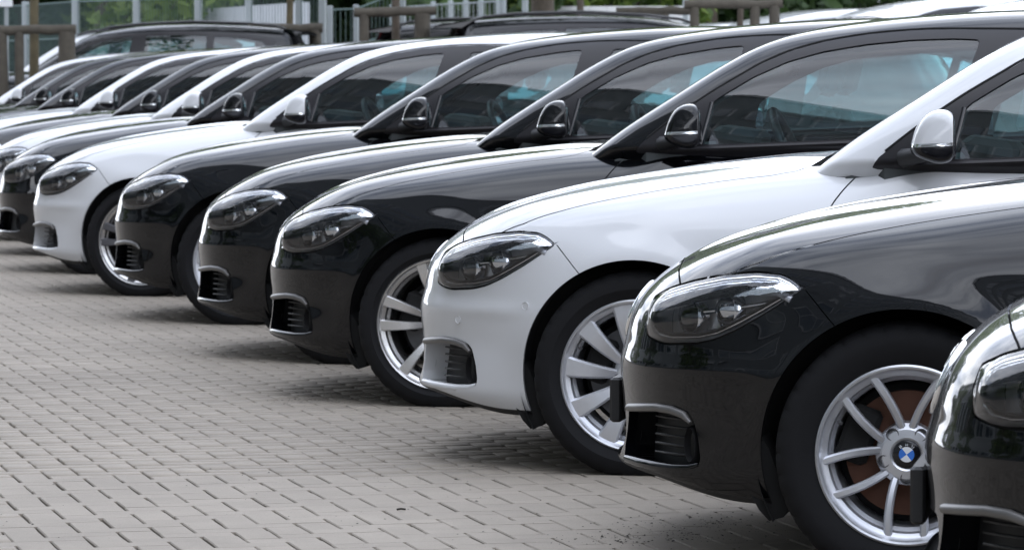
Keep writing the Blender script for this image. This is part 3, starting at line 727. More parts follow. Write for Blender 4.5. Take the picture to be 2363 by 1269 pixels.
        w = flange(it, .078, lambda p: np.ones(p.shape[:-1], bool), (.90, .44, 0)); wp, wq = (w if left else (w[0] * [1, -1, 1], w[1][:, ::-1]))
        add('intake_wall', mesh_of('intake_wall', wp, wq, B), ik, True)
        for zz in (.272, .294, .316, .338, .360):
            pts = [on_lamp(x, zz, .036) for x in (-.665, -.63, -.60, -.572)]
            q = tube(pts, [.003, .0045, .0045, .0045], 6); add('slat', mesh_of('slat', *(q if left else flip(q)), M['plastic']), ik)
        pts = [on_lamp(-.556, .300, .028)]; q = turn(lathe([(.028, .012), (.033, -.006), (.038, .0), (.040, .02)], 28, 'x'), move=(0, 0, 0)); q = (q[0] * [1, .55, 1.25], q[1]); q = turn(q, rz=math.radians(52), move=pts[0])
        add('duct_ring', auto_smooth(mesh_of('duct_ring', *(q if left else flip(q)), M['plastic']), 50), ik)
        bl = [on_lamp(x, z, -.004) for x, z in [(-.722, .372), (-.68, .380), (-.63, .387), (-.585, .385), (-.552, .376), (-.533, .358)]]
        q = tube(bl, [.010, .011, .011, .011, .010, .005], 8); q = (q[0] * [1, 1, 1], q[1])
        add('intake_blade', auto_smooth(mesh_of('intake_blade', *(q if left else flip(q)), M['satin']), 60), ik)
        lipp = [on_lamp(x, z, .010) for x, z in [(-.735, .243), (-.69, .242), (-.64, .241), (-.59, .241), (-.545, .246), (-.520, .256)]]
        q = tube(lipp, [.012, .013, .013, .012, .010, .006], 8); add('intake_lip', auto_smooth(mesh_of('intake_lip', *(q if left else flip(q)), B), 60), ik, True)
        for sx_, sz_ in ((-.340, .507), (-.575, .455)):
            q0 = on_lamp(sx_, sz_, -.0015); nn = grad(lower_field, np.array([q0]))[0]; yaw_ = math.atan2(nn[1], nn[0])
            q = turn(lathe([(.0001, .0), (.0105, .0), (.0112, -.0015), (.0125, -.0015), (.0125, .004)], 24, 'x'), rz=yaw_ + math.pi, move=q0)
            add('parking_sensor', auto_smooth(mesh_of('parking_sensor', *(q if left else flip(q)), B), 40), bumper, True)
        # ---- kidney ----
        kd = low['kidney']; kk = add('kidney_grille', surf('kidney_grille', mir((kd[0] + np.array([.03, 0, 0]), kd[1], kd[2])), M['plastic']))
        E = [shoot(lower_field, np.array([[0.0, -p[0], p[1]]]), np.array([[-1.0, 0, 0]]), 1.2)[0] for p in KIDNEY]
        q = tube(E + [E[0], E[1]], .007, 8, False); add('kidney_frame', auto_smooth(mesh_of('kidney_frame', *(q if left else flip(q)), M['chrome']), 60), kk)
        for yy in np.linspace(.05, .245, 8):
            pz = [shoot(lower_field, np.array([[0.0, -yy, z]]), np.array([[-1.0, 0, 0]]), 1.2)[0] + [.012, 0, 0] for z in np.linspace(.55, .655, 4)]
            q = tube(pz, .0035, 5); add('grille_bar', mesh_of('grille_bar', *(q if left else flip(q)), M['gloss_black']), kk)
        # ---- glass and trim ----
        for n in up:
            if n.startswith('side_glass'): add('side_window', surf('side_window', mir(up[n]), M['side_glass']))
        tr = add('window_trim', surf('window_trim', mir(up['window_trim']), M['trim']))
        bp = [shoot(upper_field, np.array([[x, 0.0, BELT(x) - .012]]), np.array([[0, -1.0, 0]]), 1.2)[0] for x in np.linspace(.80, 2.45, 24)]
        q = tube([p + [0, -.003, 0] for p in bp], .0085, 6); add('belt_strip', auto_smooth(mesh_of('belt_strip', *(q if left else flip(q)), M['trim']), 50), tr)
        tb = [shoot(upper_field, np.array([[x, 0.0, z]]), np.array([[0, -1.0, 0]]), 1.2)[0] for x, z in spline_pts([(t[0], t[1] + .004) for t in TRIM_TOP[1:15]], 3)]
        q = tube(tb, .0045, 6); add('roof_seal', auto_smooth(mesh_of('roof_seal', *(q if left else flip(q)), M['gap']), 60), tr)
        # divider at the sail panel
        sv = [shoot(upper_field, np.array([[x, 0.0, z]]), np.array([[0, -1.0, 0]]), 1.2)[0] for x, z in ((.940, .957), (.958, 1.03), (.975, 1.108))]
        q = tube(sv, .0075, 6); add('window_divider', auto_smooth(mesh_of('window_divider', *(q if left else flip(q)), M['gloss_black']), 60), tr)
        # ---- mirror ----
        res, gl, foot = door_mirror()
        mm = add('door_mirror', auto_smooth(mesh_of('mirror_housing', *((res['mirror_housing'][0] * ([1, 1, 1] if left else [1, -1, 1])), res['mirror_housing'][1] if left else res['mirror_housing'][1][:, ::-1]), M['gloss_black']), 50))
        for nm, mt, bc in (('mirror_cap', B, True), ('mirror_strip', M['chrome'], False)):
            p, t = res[nm]; add(nm, auto_smooth(mesh_of(nm, p * ([1, 1, 1] if left else [1, -1, 1]), t if left else t[:, ::-1], mt), 60), mm, bc)
        add('mirror_glass', mesh_of('mirror_glass', *(gl if left else flip(gl)), M['mirror_glass'], smooth=False), mm)
        add('mirror_foot', auto_smooth(mesh_of('mirror_foot', *(foot if left else flip(foot)), M['plastic']), 60), mm)
        # ---- flap ahead of the front tyre, tail lamp, seats and door card ----
        fo = [(-.385, .20), (-.36, .155), (-.335, .128), (-.30, .138), (-.285, .165), (-.30, .20), (-.335, .30), (-.355, .33)]
        fl = (np.array([(x, y, z) for y in (-.768, -.60) for x, z in fo]), [[i, (i + 1) % 8, 8 + (i + 1) % 8, 8 + i] for i in range(8)] + [list(range(8))[::-1], list(range(8, 16))])
        add('mud_flap', mesh_of('mud_flap', *(fl if left else flip(fl)), M['liner'], smooth=False))
        tl = turn(box(-.05, .05, -.16, .16, -.07, .07, .02), rz=math.radians(-52), move=(3.40, -.66, .82)); add('tail_lamp', mesh_of('tail_lamp', *(tl if left else flip(tl)), M['red_lamp'], smooth=False))
        dc = box(.72, 2.5, -.76, -.715, .35, .955, .02); add('door_card', mesh_of('door_card', *(dc if left else flip(dc)), M['interior'], smooth=False))
        st = add('seat', auto_smooth(mesh_pf('seat_cushion', turn(box(-.25, .25, -.25, .25, -.09, .09, .04), ry=math.radians(6), move=(1.52, sy * .37, .48)), M['seat']), 40))
        add('seat_back', auto_smooth(mesh_pf('seat_back', turn(box(-.07, .07, -.235, .235, 0, .60, .05), ry=math.radians(20), move=(1.76, sy * .37, .50)), M['seat']), 40), st)
        add('headrest', auto_smooth(mesh_pf('headrest', turn(box(-.045, .045, -.125, .125, 0, .19, .035), ry=math.radians(14), move=(1.97, sy * .37, 1.12)), M['seat']), 40), st)
        wp_ = [(.62, sy * (-.05 if left else .02) - (0 if left else 0), .975)]
        base = np.array([.66, sy * .40 if left else sy * .02, .985]); tipw = np.array([.735, sy * .02 if left else sy * .55, 1.028])
        ar = tube([base, base * .5 + tipw * .5 + [-.012, 0, .015], tipw], [.010, .008, .006], 6); bd = tube([base * .25 + tipw * .75 + [-.005, 0, .008], tipw, tipw + (tipw - base) * .25 + [0, 0, .004]], .006, 5)
        add('wiper', mesh_pf('wiper', join(ar, bd), M['plastic'], True))
    # ---- single items ----
    add('lower_grille', surf('lower_grille', both((low['grille'][0] + np.array([.04, 0, 0]), low['grille'][1], low['grille'][2])), M['plastic']))
    add('plate_holder', mesh_pf('plate_holder', box(-.806, -.775, -.25, .25, .315, .43, .006), M['plastic']), bumper)
    add('roof', surf('roof', both(up['roof']), B), None, True)
    if 'skirt' in up: add('cabin_base', surf('cabin_base', both(up['skirt']), M['trim']))
    add('windscreen', surf('windscreen', both(up['windscreen']), M['wind_glass']))
    add('rear_window', surf('rear_window', both(up['rear_window']), M['dark_glass']))
    add('headliner', surf('headliner', both(up['lining']), M['headliner']))
    dsh = [(.62, .90), (.80, .945), (.95, .955), (1.08, .93), (1.14, .86), (1.10, .70), (.95, .55), (.62, .5)]
    P = [(x, y, z) for y in (-.73, .73) for x, z in dsh]; n = len(dsh)
    add('dashboard', mesh_of('dashboard', P, [[i, (i + 1) % n, n + (i + 1) % n, n + i] for i in range(n)] + [list(range(n))[::-1], list(range(n, 2 * n))], M['interior'], smooth=False))
    hood_b = turn(box(-.10, .08, -.19, .19, -.02, .045, .02), ry=math.radians(8), move=(1.05, -.37, .965)); add('instrument_hood', mesh_pf('instrument_hood', hood_b, M['interior']))
    ring = lathe([(.185 + .0165 * math.cos(t), .0165 * math.sin(t)) for t in np.linspace(0, 2 * math.pi, 13)[:-1]], 48, 'x', closed=True)
    sw = add('steering_wheel', auto_smooth(mesh_of('steering_wheel', *turn(ring, ry=math.radians(-25), move=(1.235, -.37, .905)), M['leather']), 80))
    hub = join(turn(box(-.035, .03, -.075, .075, -.06, .06, .02), ry=math.radians(-25), move=(1.25, -.37, .90)), turn(box(-.01, .01, -.18, .18, -.018, .018, .004), ry=math.radians(-25), move=(1.245, -.37, .905)), turn(box(-.01, .01, -.018, .018, -.18, 0, .004), ry=math.radians(-25), move=(1.245, -.37, .90)), tube([(1.02, -.37, .80), (1.25, -.37, .895)], .03, 10))
    add('steering_hub', mesh_pf('steering_hub', hub, M['interior']), sw)
    im = turn(box(-.015, .015, -.12, .12, -.03, .03, .012), ry=math.radians(10), move=(1.19, 0, 1.235)); add('inner_mirror', mesh_pf('inner_mirror', join(im, tube([(1.18, 0, 1.25), (1.13, 0, 1.30)], .012, 8)), M['interior']))
    rs = add('rear_seat', mesh_pf('rear_seat', box(2.25, 2.75, -.62, .62, .35, .58, .05), M['seat']))
    add('seat_back', mesh_pf('seat_back', turn(box(-.07, .07, -.62, .62, 0, .62, .05), ry=math.radians(22), move=(2.72, 0, .50)), M['seat']), rs)
    for y in (-.38, .38): add('headrest', mesh_pf('headrest', turn(box(-.04, .04, -.12, .12, 0, .15, .03), ry=math.radians(16), move=(2.95, y, 1.08)), M['seat']), rs)
    add('cabin_floor', mesh_pf('cabin_floor', box(.6, 3.3, -.74, .74, .27, .31), M['interior']))
    fin = [(2.72, 0, 1.425), (2.80, 0, 1.468), (2.87, 0, 1.478), (2.895, 0, 1.41)]
    fp = []
    for w, s in ((.028, 0), (.006, 1)):
        fp += [(2.70 + s * .09, -w, 1.41 + s * .065), (2.70 + s * .09, w, 1.41 + s * .065), (2.895 - s * .01, w, 1.40 + s * .078), (2.895 - s * .01, -w, 1.40 + s * .078)]
    add('antenna_fin', mesh_of('antenna_fin', fp, [[0, 1, 5, 4], [1, 2, 6, 5], [2, 3, 7, 6], [3, 0, 4, 7], [4, 5, 6, 7]], B, smooth=False), None, True)
    return K
def with_wheels(K, style):
    K = list(K); ws, wr = wheel_kit(style), WHEEL_SIMPLE
    for x, y, rz, kit in ((0, -.755, 0, ws), (0, .755, math.pi, wr), (WHEELBASE, -.76, 0, wr), (WHEELBASE, .76, math.pi, wr)):
        K.append(('wheel', None, None, False, (x, y, WHEEL_Z), (0, 0, rz))); wi = len(K) - 1
        for t in kit: K.append((t[0], wi, t[1], False, t[2] if len(t) > 2 else (0, 0, 0), (0, 0, 0)))
    return K
M['dark_lens'] = material('projector_lens', (.02, .022, .03), .04, coat=1.0)
WHEEL_SIMPLE = simple_wheel()
def place_car(kit, color, loc, label, group, rz=0.0, skip=(), cat='car', name='parked_car', scale=None):
    root = bpy.data.objects.new(name, None); COL.objects.link(root); root.location = loc; root.rotation_euler = (0, 0, rz); root.empty_display_size = .3
    if scale: root.scale = scale
    tag(root, label, cat, group); made = {}
    for i, (nm, par, me, body, l, r) in enumerate(kit):
        if nm in skip: continue
        if par is not None and par not in made: continue
        o = bpy.data.objects.new(nm, me); COL.objects.link(o); o.location = l; o.rotation_euler = r
        o.parent = root if par is None else made[par]; made[i] = o
        if body and me is not None:
            o.material_slots[0].link = 'OBJECT'; o.material_slots[0].material = M[color]
    return root
CAR_SPECS = {
    1: ('black', 'vee', False, 'black hatchback at the row end, beside the car with the blue hub emblem'),
    2: ('black', 'vee', False, 'black hatchback with silver thin-spoked wheel, blue and white hub emblem and rusty brake disc'),
    3: ('white', 'turbine', False, 'white hatchback with ten broad-bladed silver spokes, parked between two black hatchbacks'),
    4: ('black', 'double', True, 'black two-door hatchback with long side window and bright double-spoke wheel, next to the white one'),
    5: ('black', 'turbine', False, 'black hatchback in the middle of three black ones parked side by side'),
    6: ('black', 'turbine', False, 'black hatchback beside the white car with dark grey wheel spokes'),
    7: ('white', 'dark', False, 'white hatchback with dark grey double spokes in a bright rim'),
    8: ('black', 'vee', False, 'black hatchback just behind the white car with dark spokes'),
    9: ('white', 'vee', False, 'white hatchback one black car beyond the white one with dark spokes'),
    10: ('black', 'vee', False, 'black hatchback standing between the two far white hatchbacks of the row'),
    11: ('white', 'vee', False, 'white hatchback followed by two black ones towards the wooden stakes'),
    12: ('black', 'vee', False, 'black hatchback next to the last but one white hatchback, third from the far row end'),
    13: ('black', 'vee', False, 'black hatchback second from the far row end, beside the outermost white one'),
    14: ('white', 'vee', False, 'outermost white hatchback at the far row end near the tree stakes'),
}
BODY = {}; KITS = {}
for k in sorted(CAR_SPECS):
    color, style, two, label = CAR_SPECS[k]
    if two not in BODY: BODY[two] = make_kit(two)
    if (style, two) not in KITS: KITS[(style, two)] = with_wheels(BODY[two], style)
    X, Y = CARS[k]
    skip = () if k <= 7 else ('wheel_bolt', 'emblem', 'letter', 'valve', 'grille_bar', 'slat', 'brake_shield', 'brake_caliper', 'spoke', 'chrome_bezel', 'lamp_brow')
    if k != 3: skip = skip + ('parking_sensor',)
    if k > 2: skip = skip + ('plate_holder',)
    place_car(KITS[(style, two)], color, (X, Y + .86, 0), label, 'hatchbacks parked in the angled row', skip=skip)
# ================= setting =================
ROW_D = np.array([-math.sin(math.radians(24.1)), math.cos(math.radians(24.1)), 0])   # along the row of cars
ROW_N = np.array([math.cos(math.radians(24.1)), math.sin(math.radians(24.1)), 0])    # across it
ROW_O = np.array([-.716, 9.266, 0])
def uv(u, v, z=0.0): return ROW_O + ROW_N * u + ROW_D * v + np.array([0, 0, z])
def paver_material():
    m = bpy.data.materials.new('concrete_paver'); m.use_nodes = True; n = m.node_tree.nodes; lk = m.node_tree.links.new; b = n['Principled BSDF']
    g = n.new('ShaderNodeNewGeometry'); oi = n.new('ShaderNodeObjectInfo')
    def noise(scale, detail, rough=.6):
        z = n.new('ShaderNodeTexNoise'); z.inputs['Scale'].default_value = scale; z.inputs['Detail'].default_value = detail; z.inputs['Roughness'].default_value = rough; lk(g.outputs['Position'], z.inputs['Vector']); return z
    big, mid, fine = noise(.55, 5), noise(7, 6), noise(260, 3)
    ad = n.new('ShaderNodeMath'); ad.operation = 'ADD'; lk(g.outputs['Random Per Island'], ad.inputs[0]); lk(oi.outputs['Random'], ad.inputs[1])
    fr = n.new('ShaderNodeMath'); fr.operation = 'FRACT'; lk(ad.outputs[0], fr.inputs[0])
    r1 = n.new('ShaderNodeMapRange'); r1.inputs['To Min'].default_value = .955; r1.inputs['To Max'].default_value = 1.035; lk(fr.outputs[0], r1.inputs['Value'])
    r2 = n.new('ShaderNodeMapRange'); r2.inputs['From Min'].default_value = .3; r2.inputs['From Max'].default_value = .7; r2.inputs['To Min'].default_value = .84; r2.inputs['To Max'].default_value = 1.10; lk(big.outputs['Fac'], r2.inputs['Value'])
    r3 = n.new('ShaderNodeMapRange'); r3.inputs['From Min'].default_value = .3; r3.inputs['From Max'].default_value = .7; r3.inputs['To Min'].default_value = .93; r3.inputs['To Max'].default_value = 1.05; lk(mid.outputs['Fac'], r3.inputs['Value'])
    r4 = n.new('ShaderNodeMapRange'); r4.inputs['From Min'].default_value = .3; r4.inputs['From Max'].default_value = .7; r4.inputs['To Min'].default_value = .86; r4.inputs['To Max'].default_value = 1.12; lk(fine.outputs['Fac'], r4.inputs['Value'])
    prev = r1
    for r in (r2, r3, r4):
        mu = n.new('ShaderNodeMath'); mu.operation = 'MULTIPLY'; lk(prev.outputs[0], mu.inputs[0]); lk(r.outputs[0], mu.inputs[1]); prev = mu
    c = n.new('ShaderNodeMix'); c.data_type = 'RGBA'; c.blend_type = 'MULTIPLY'; c.inputs['Factor'].default_value = 1; c.inputs[6].default_value = (.272, .238, .196, 1)
    cb = n.new('ShaderNodeCombineColor'); [lk(prev.outputs[0], cb.inputs[i]) for i in range(3)]; lk(cb.outputs[0], c.inputs[7]); lk(c.outputs[2], b.inputs['Base Color'])
    b.inputs['Roughness'].default_value = .85; b.inputs['Specular IOR Level'].default_value = .3
    bu = n.new('ShaderNodeBump'); bu.inputs['Strength'].default_value = .35; bu.inputs['Distance'].default_value = .002; lk(fine.outputs['Fac'], bu.inputs['Height']); lk(bu.outputs['Normal'], b.inputs['Normal'])
    return m
M['paver'] = paver_material()
M['sand'] = material('joint_sand', (.030, .028, .024), .95, noise=(14, .4))
g = link('ground', mesh_of('ground', [(-350, -350, -.016), (350, -350, -.016), (350, 350, -.016), (-350, 350, -.016)], [[0, 1, 2, 3]], M['sand'])); tag(g, kind='structure')
# ---- herringbone pavers ----
CU, CV, CH = .0985, .082, .003
def paver_pf(w, h):
    a, b = w / 2 - .0033, h / 2 - .0004
    P = [(-a, -b, -.016), (a, -b, -.016), (a, b, -.016), (-a, b, -.016), (-a, -b, -CH), (a, -b, -CH), (a, b, -CH), (-a, b, -CH), (-a + CH, -b + .0006, 0), (a - CH, -b + .0006, 0), (a - CH, b - .0006, 0), (-a + CH, b - .0006, 0)]
    F_ = []
    for k in (0, 4): F_ += [[k, k + 1, k + 5, k + 4], [k + 1, k + 2, k + 6, k + 5], [k + 2, k + 3, k + 7, k + 6], [k + 3, k, k + 4, k + 7]]
    return np.array(P), F_ + [[8, 9, 10, 11]]
cells = []
for i in range(int(-10 / CU), int(8 / CU)):
    for j in range(int(-3.2 / CV), int(36 / CV)):
        k = (i - j) % 4
        if k == 0: cells.append((i + 1, j + .5, 0))
        elif k == 3: cells.append((i + .5, j + 1, 1))
cells = np.array(cells, float)
C = ROW_O + ROW_N * (cells[:, 0:1] * CU) + ROW_D * (cells[:, 1:2] * CV)
q = C - CAM; dep = q @ FW; sx = PCX + FPX * (q @ RT) / dep; sy = PCY - FPX * (q @ UP) / dep
inview = (sx > -20) & (sx < PW + 20) & (sy < PH + 15) & (dep > 3)
hidden = np.zeros(len(C), bool)
for k in (1, 2, 3, 4, 5):
    X, Y = CARS[k]; hidden |= (C[:, 0] > X - .25) & (C[:, 1] > Y + .25)
order = np.argsort(np.where(inview & ~hidden, dep, 1e9))[:300]
near = np.zeros(len(C), bool); near[order] = True
ang = math.atan2(ROW_N[1], ROW_N[0])
jit = rng.normal(0, 1, (len(C), 4)) * [.0013, .0006, .00025, .006]
pm = {0: mesh_pf('paver', paver_pf(2 * CU, CV), M['paver']), 1: mesh_pf('paver', paver_pf(CU, 2 * CV), M['paver'])}
paving = bpy.data.objects.new('pavement', None); COL.objects.link(paving); tag(paving, 'grey concrete block paving laid in herringbone under the parked cars', 'pavement', kind='structure')
for t in order:
    o = link('paver', pm[int(cells[t, 2])], paving, (C[t, 0] + jit[t, 0], C[t, 1] + jit[t, 1], jit[t, 2] - .001), (0, 0, ang + jit[t, 3]))
PP, FF = [], []; base = 0
for kind, wh in ((0, (2 * CU, CV)), (1, (CU, 2 * CV))):
    P, F_ = paver_pf(*wh); F_ = np.array(F_); sel = np.where((cells[:, 2] == kind) & ~near & (dep > 2) & (dep < 40))[0]
    a = ang + jit[sel, 3]; ca, sa = np.cos(a)[:, None], np.sin(a)[:, None]
    X = P[None, :, 0] * ca - P[None, :, 1] * sa + C[sel, 0:1] + jit[sel, 0:1]; Y = P[None, :, 0] * sa + P[None, :, 1] * ca + C[sel, 1:2] + jit[sel, 1:2]
    Z = np.broadcast_to(P[None, :, 2], X.shape) + jit[sel, 2:3] - .001
    PP.append(np.stack([X, Y, Z], 2).reshape(-1, 3)); FF.append((F_[None] + (np.arange(len(sel)) * 12)[:, None, None]).reshape(-1, 4) + base); base += len(sel) * 12
o = link('paver_field', mesh_of('paver_field', np.concatenate(PP), np.concatenate(FF), M['paver'], smooth=False), paving); tag(o, kind='stuff')
# ---- crumbs of dirt on the paving ----
M['dirt'] = material('dirt_crumb', (.022, .019, .014), .95, noise=(200, .5))
def crumbs(name, label, areas):
    P, F_, n = [], [], 0
    for px, py, rx, ry, cnt, big in areas:
        for _ in range(cnt):
            x, y = rng.normal(px, rx), rng.normal(py, ry); c = on_ground(x, y); s = abs(rng.normal(0, .0016)) + .0006 * big
            a = rng.uniform(0, 6.28); pts = [(c[0] + s * math.cos(a + t) * rng.uniform(.6, 1.5), c[1] + s * math.sin(a + t) * rng.uniform(.6, 2.2), .0003) for t in (0, 1.6, 3.1, 4.7)] + [(c[0], c[1], s * .6)]
            P += pts; F_ += [[n, n + 1, n + 4], [n + 1, n + 2, n + 4], [n + 2, n + 3, n + 4], [n + 3, n, n + 4]]; n += 5
    return tag(link(name, mesh_of(name, P, F_, M['dirt'], smooth=False)), label, 'dirt', kind='stuff')
crumbs('dirt_crumbs', 'scattered dark dirt crumbs on the grey paving under the bumpers', [(745, 910, 55, 10, 260, .8), (700, 925, 45, 5, 90, .8), (1600, 1215, 110, 18, 380, 1.0), (1480, 1242, 80, 8, 160, 1.0), (520, 810, 60, 8, 160, 1), (380, 725, 50, 6, 120, 1), (1400, 1010, 60, 25, 100, 1), (900, 1150, 700, 90, 160, .6)])
tw = on_ground(925, 1178); tag(link('twig', mesh_pf('twig', tube([(tw[0] - .011, tw[1] - .004, .004), (tw[0], tw[1], .006), (tw[0] + .012, tw[1] + .006, .004)], .003, 6), M['dirt'], True)), 'small dark twig lying on the grey paving', 'twig')
# ---- office block across the lane (mirrored in windows and paint) ----
M['render_wall'] = material('grey_render', (.11, .115, .12), .85, noise=(3, .1))
M['wall_dark'] = material('dark_cladding', (.13, .145, .145), .6, noise=(4, .2))
M['pane'] = material('office_pane', (.03, .05, .06), .06, .2, coat=.8)
M['frame'] = material('office_frame', (.35, .36, .36), .4)
def office(u0, v0, v1, hgt, label):
    root = bpy.data.objects.new('office_building', None); COL.objects.link(root); root.location = uv(u0, (v0 + v1) / 2); root.rotation_euler = (0, 0, ang); tag(root, label, 'building')
    hl = (v1 - v0) / 2
    link('wall', mesh_pf('wall', box(-14, 0, -hl, hl, -.01, hgt), M['wall_dark']), root)
    link('parapet', mesh_pf('parapet', box(-14.1, .12, -hl - .1, hl + .1, hgt, hgt + .5), M['frame']), root)
    pane = mesh_pf('pane', box(.02, .06, -1.05, 1.05, 0, 1.7), M['pane']); fr = mesh_pf('window', join(box(.0, .09, -1.15, -1.05, -.08, 1.78), box(.0, .09, 1.05, 1.15, -.08, 1.78), box(.0, .09, -1.05, 1.05, -.08, 0), box(.0, .09, -1.05, 1.05, 1.7, 1.78), box(.0, .085, -.03, .03, 0, 1.7)), M['frame'])
    nfl = int(hgt // 3.4)
    for fl in range(nfl):
        for c in range(int(2 * hl // 2.9)):
            w = link('window', fr, root, (0.002, -hl + 1.6 + c * 2.9, 1.0 + fl * 3.4)); link('pane', pane, w)
    return root
office(-12.0, -46, 15, 23.0, 'tall dark office block with window rows across the lane')
office(-12.5, 17, 44, 7.0, 'low dark showroom hall beyond the tall office block')
# ================= background =================
M['log'] = material('weathered_log', (.060, .052, .040), .9, noise=(14, .45), bump=(60, .6, .01))
M['bark'] = material('tree_bark', (.070, .056, .042), .95, noise=(18, .5), bump=(40, .8, .01))
M['bark_moss'] = material('mossy_bark', (.085, .070, .040), .95, noise=(10, .6), bump=(40, .8, .01))
M['fence'] = material('galvanised_green', (.10, .145, .135), .5, .3)
M['post'] = material('galvanised_post', (.33, .36, .37), .5, .4)
M['panel'] = material('light_metal_panel', (.46, .48, .51), .6, noise=(2, .06))
M['white_wall'] = material('white_plaster', (.66, .66, .65), .8, noise=(3, .08))
M['lot'] = material('lot_asphalt', (.10, .10, .10), .9, noise=(20, .2))
M['sign'] = material('sign_white', (.78, .78, .80), .4)
def leaf_material(name, c1, c2):
    m = bpy.data.materials.new(name); m.use_nodes = True; n = m.node_tree.nodes; lk = m.node_tree.links.new; b = n['Principled BSDF']
    g_ = n.new('ShaderNodeNewGeometry'); mx_ = n.new('ShaderNodeMix'); mx_.data_type = 'RGBA'; mx_.inputs[6].default_value = (*c1, 1); mx_.inputs[7].default_value = (*c2, 1)
    lk(g_.outputs['Random Per Island'], mx_.inputs['Factor']); lk(mx_.outputs[2], b.inputs['Base Color']); b.inputs['Roughness'].default_value = .55
    tl = n.new('ShaderNodeBsdfTranslucent'); lk(mx_.outputs[2], tl.inputs['Color']); ms = n.new('ShaderNodeMixShader'); ms.inputs['Fac'].default_value = .3
    lk(b.outputs['BSDF'], ms.inputs[1]); lk(tl.outputs['BSDF'], ms.inputs[2]); lk(ms.outputs['Shader'], n['Material Output'].inputs['Surface']); return m
M['leaf'] = leaf_material('leaf_green', (.022, .050, .014), (.070, .125, .035))
M['leaf_light'] = leaf_material('leaf_light_green', (.05, .10, .015), (.14, .20, .03))
def leaves_mesh(name, blobs, count, size, mat, seed):
    r = np.random.default_rng(seed); P = []
    w = np.array([b[3] * b[4] * b[5] for b in blobs]) ** (2 / 3); w /= w.sum(); idx = r.choice(len(blobs), count, p=w); B = np.array(blobs)[idx]
    d = r.normal(size=(count, 3)); d /= np.linalg.norm(d, axis=1, keepdims=True); rad = r.uniform(.45, 1.05, (count, 1)) ** .6
    c = B[:, :3] + d * rad * B[:, 3:6]
    u = r.normal(size=(count, 3)); u /= np.linalg.norm(u, axis=1, keepdims=True); v = np.cross(u, r.normal(size=(count, 3))); v /= np.linalg.norm(v, axis=1, keepdims=True)
    s = size * r.uniform(.6, 1.4, (count, 1)); P = np.stack([c - u * s, c + v * s * .5, c + u * s, c - v * s * .5], 1).reshape(-1, 3)
    return mesh_of(name, P, np.arange(count * 4).reshape(-1, 4), mat, smooth=False)
def tree_meshes(h, spread, trunk_r, seed, leafmat, base=.28, count=7000, leaf=.11):
    r = np.random.default_rng(seed); pf = None; blobs = []
    k = 7; path = [(r.normal(0, .02) * i, r.normal(0, .02) * i, h * .8 * i / k) for i in range(k + 1)]
    pf = tube(path, [trunk_r * (1 - .8 * i / k) * (1.25 if i == 0 else 1) for i in range(k + 1)], 10)
    for i in range(11):
        z0 = h * r.uniform(base, .75); a = i * 2.4 + r.uniform(-.4, .4); ln = spread * r.uniform(.55, 1.0) * (1.1 - .5 * z0 / h)
        e = (ln * math.cos(a), ln * math.sin(a), z0 + ln * r.uniform(.35, .8)); m_ = (e[0] * .5, e[1] * .5, z0 + (e[2] - z0) * .35)
        pf = join(pf, tube([(0, 0, z0), m_, e], [trunk_r * .35, trunk_r * .22, trunk_r * .08], 6))
        for t in (.55, 1.0): blobs.append((e[0] * t + r.normal(0, .15), e[1] * t + r.normal(0, .15), z0 + (e[2] - z0) * t + r.normal(0, .2), spread * r.uniform(.22, .38), spread * r.uniform(.22, .38), spread * r.uniform(.18, .30)))
    blobs.append((0, 0, h * .88, spread * .4, spread * .4, h * .14))
    return auto_smooth(mesh_of('trunk', *pf, M['bark']), 60), leaves_mesh('crown', blobs, count, leaf, leafmat, seed)
TREES = [tree_meshes(9, 3.4, .17, 11, M['leaf'], .10, 9000, .13), tree_meshes(7.5, 3.0, .13, 12, M['leaf_light'], .12, 8000, .12), tree_meshes(10, 3.8, .2, 13, M['leaf'], .08, 10000, .14)]
def tree(kind, loc, rz, label, scale=1.0, group=None):
    root = bpy.data.objects.new('tree', None); COL.objects.link(root); root.location = loc; root.rotation_euler = (0, 0, rz); root.scale = (scale,) * 3; tag(root, label, 'tree', group)
    link('trunk', TREES[kind][0], root); link('crown', TREES[kind][1], root); return root
LOT_Z = .30
def lot_point(px, d, z=LOT_Z):
    """point at depth d straight under / over pixel column px, on the raised lot"""
    p = at_depth(px, HORIZON, d); return np.array([p[0], p[1], z])
def z_at(py, d): return CAM_H + (HORIZON - py) * d / FPX
# raised lot behind the row
for (x0, x1, y0, y1) in ((-4.4, 30, 32.6, 120), (-60, -4.4, 39.2, 120)):
    o = link('raised_lot', mesh_pf('raised_lot', box(x0, x1, y0, y1, -.02, LOT_Z), M['lot'])); tag(o, kind='structure')
    o = link('kerb', mesh_pf('kerb', box(x0, x1, y0 - .15, y0, -.02, LOT_Z + .004), M['paver'])); tag(o, kind='structure')
# ---- trees beyond the fence ----
i = 0
for px, d, kind, sc_ in [(-150, 58, 0, 1.0), (60, 60, 2, .9), (230, 57, 1, .9), (330, 66, 0, 1.1), (520, 64, 2, 1.0), (700, 66, 0, 1.0), (850, 62, 2, .9), (960, 58, 0, .95), (1110, 64, 1, 1.0), (1240, 60, 2, .95), (1390, 58, 1, .9), (1500, 62, 0, 1.0), (1640, 60, 2, .9), (1780, 66, 0, .95), (2100, 82, 0, 1.2), (2330, 84, 2, 1.1), (2650, 66, 0, 1.0), (2950, 64, 2, 1.0), (3300, 62, 0, 1.05), (3650, 62, 1, 1.1), (4050, 60, 2, 1.0), (-450, 60, 2, 1.0), (-800, 62, 0, 1.0)]:
    tree(kind, lot_point(px, d), i * 1.3, ['dark leafy tree behind the mesh fence', 'light green tree behind the mesh fence', 'broad dark tree behind the mesh fence'][kind], sc_, 'trees behind the mesh fence'); i += 1
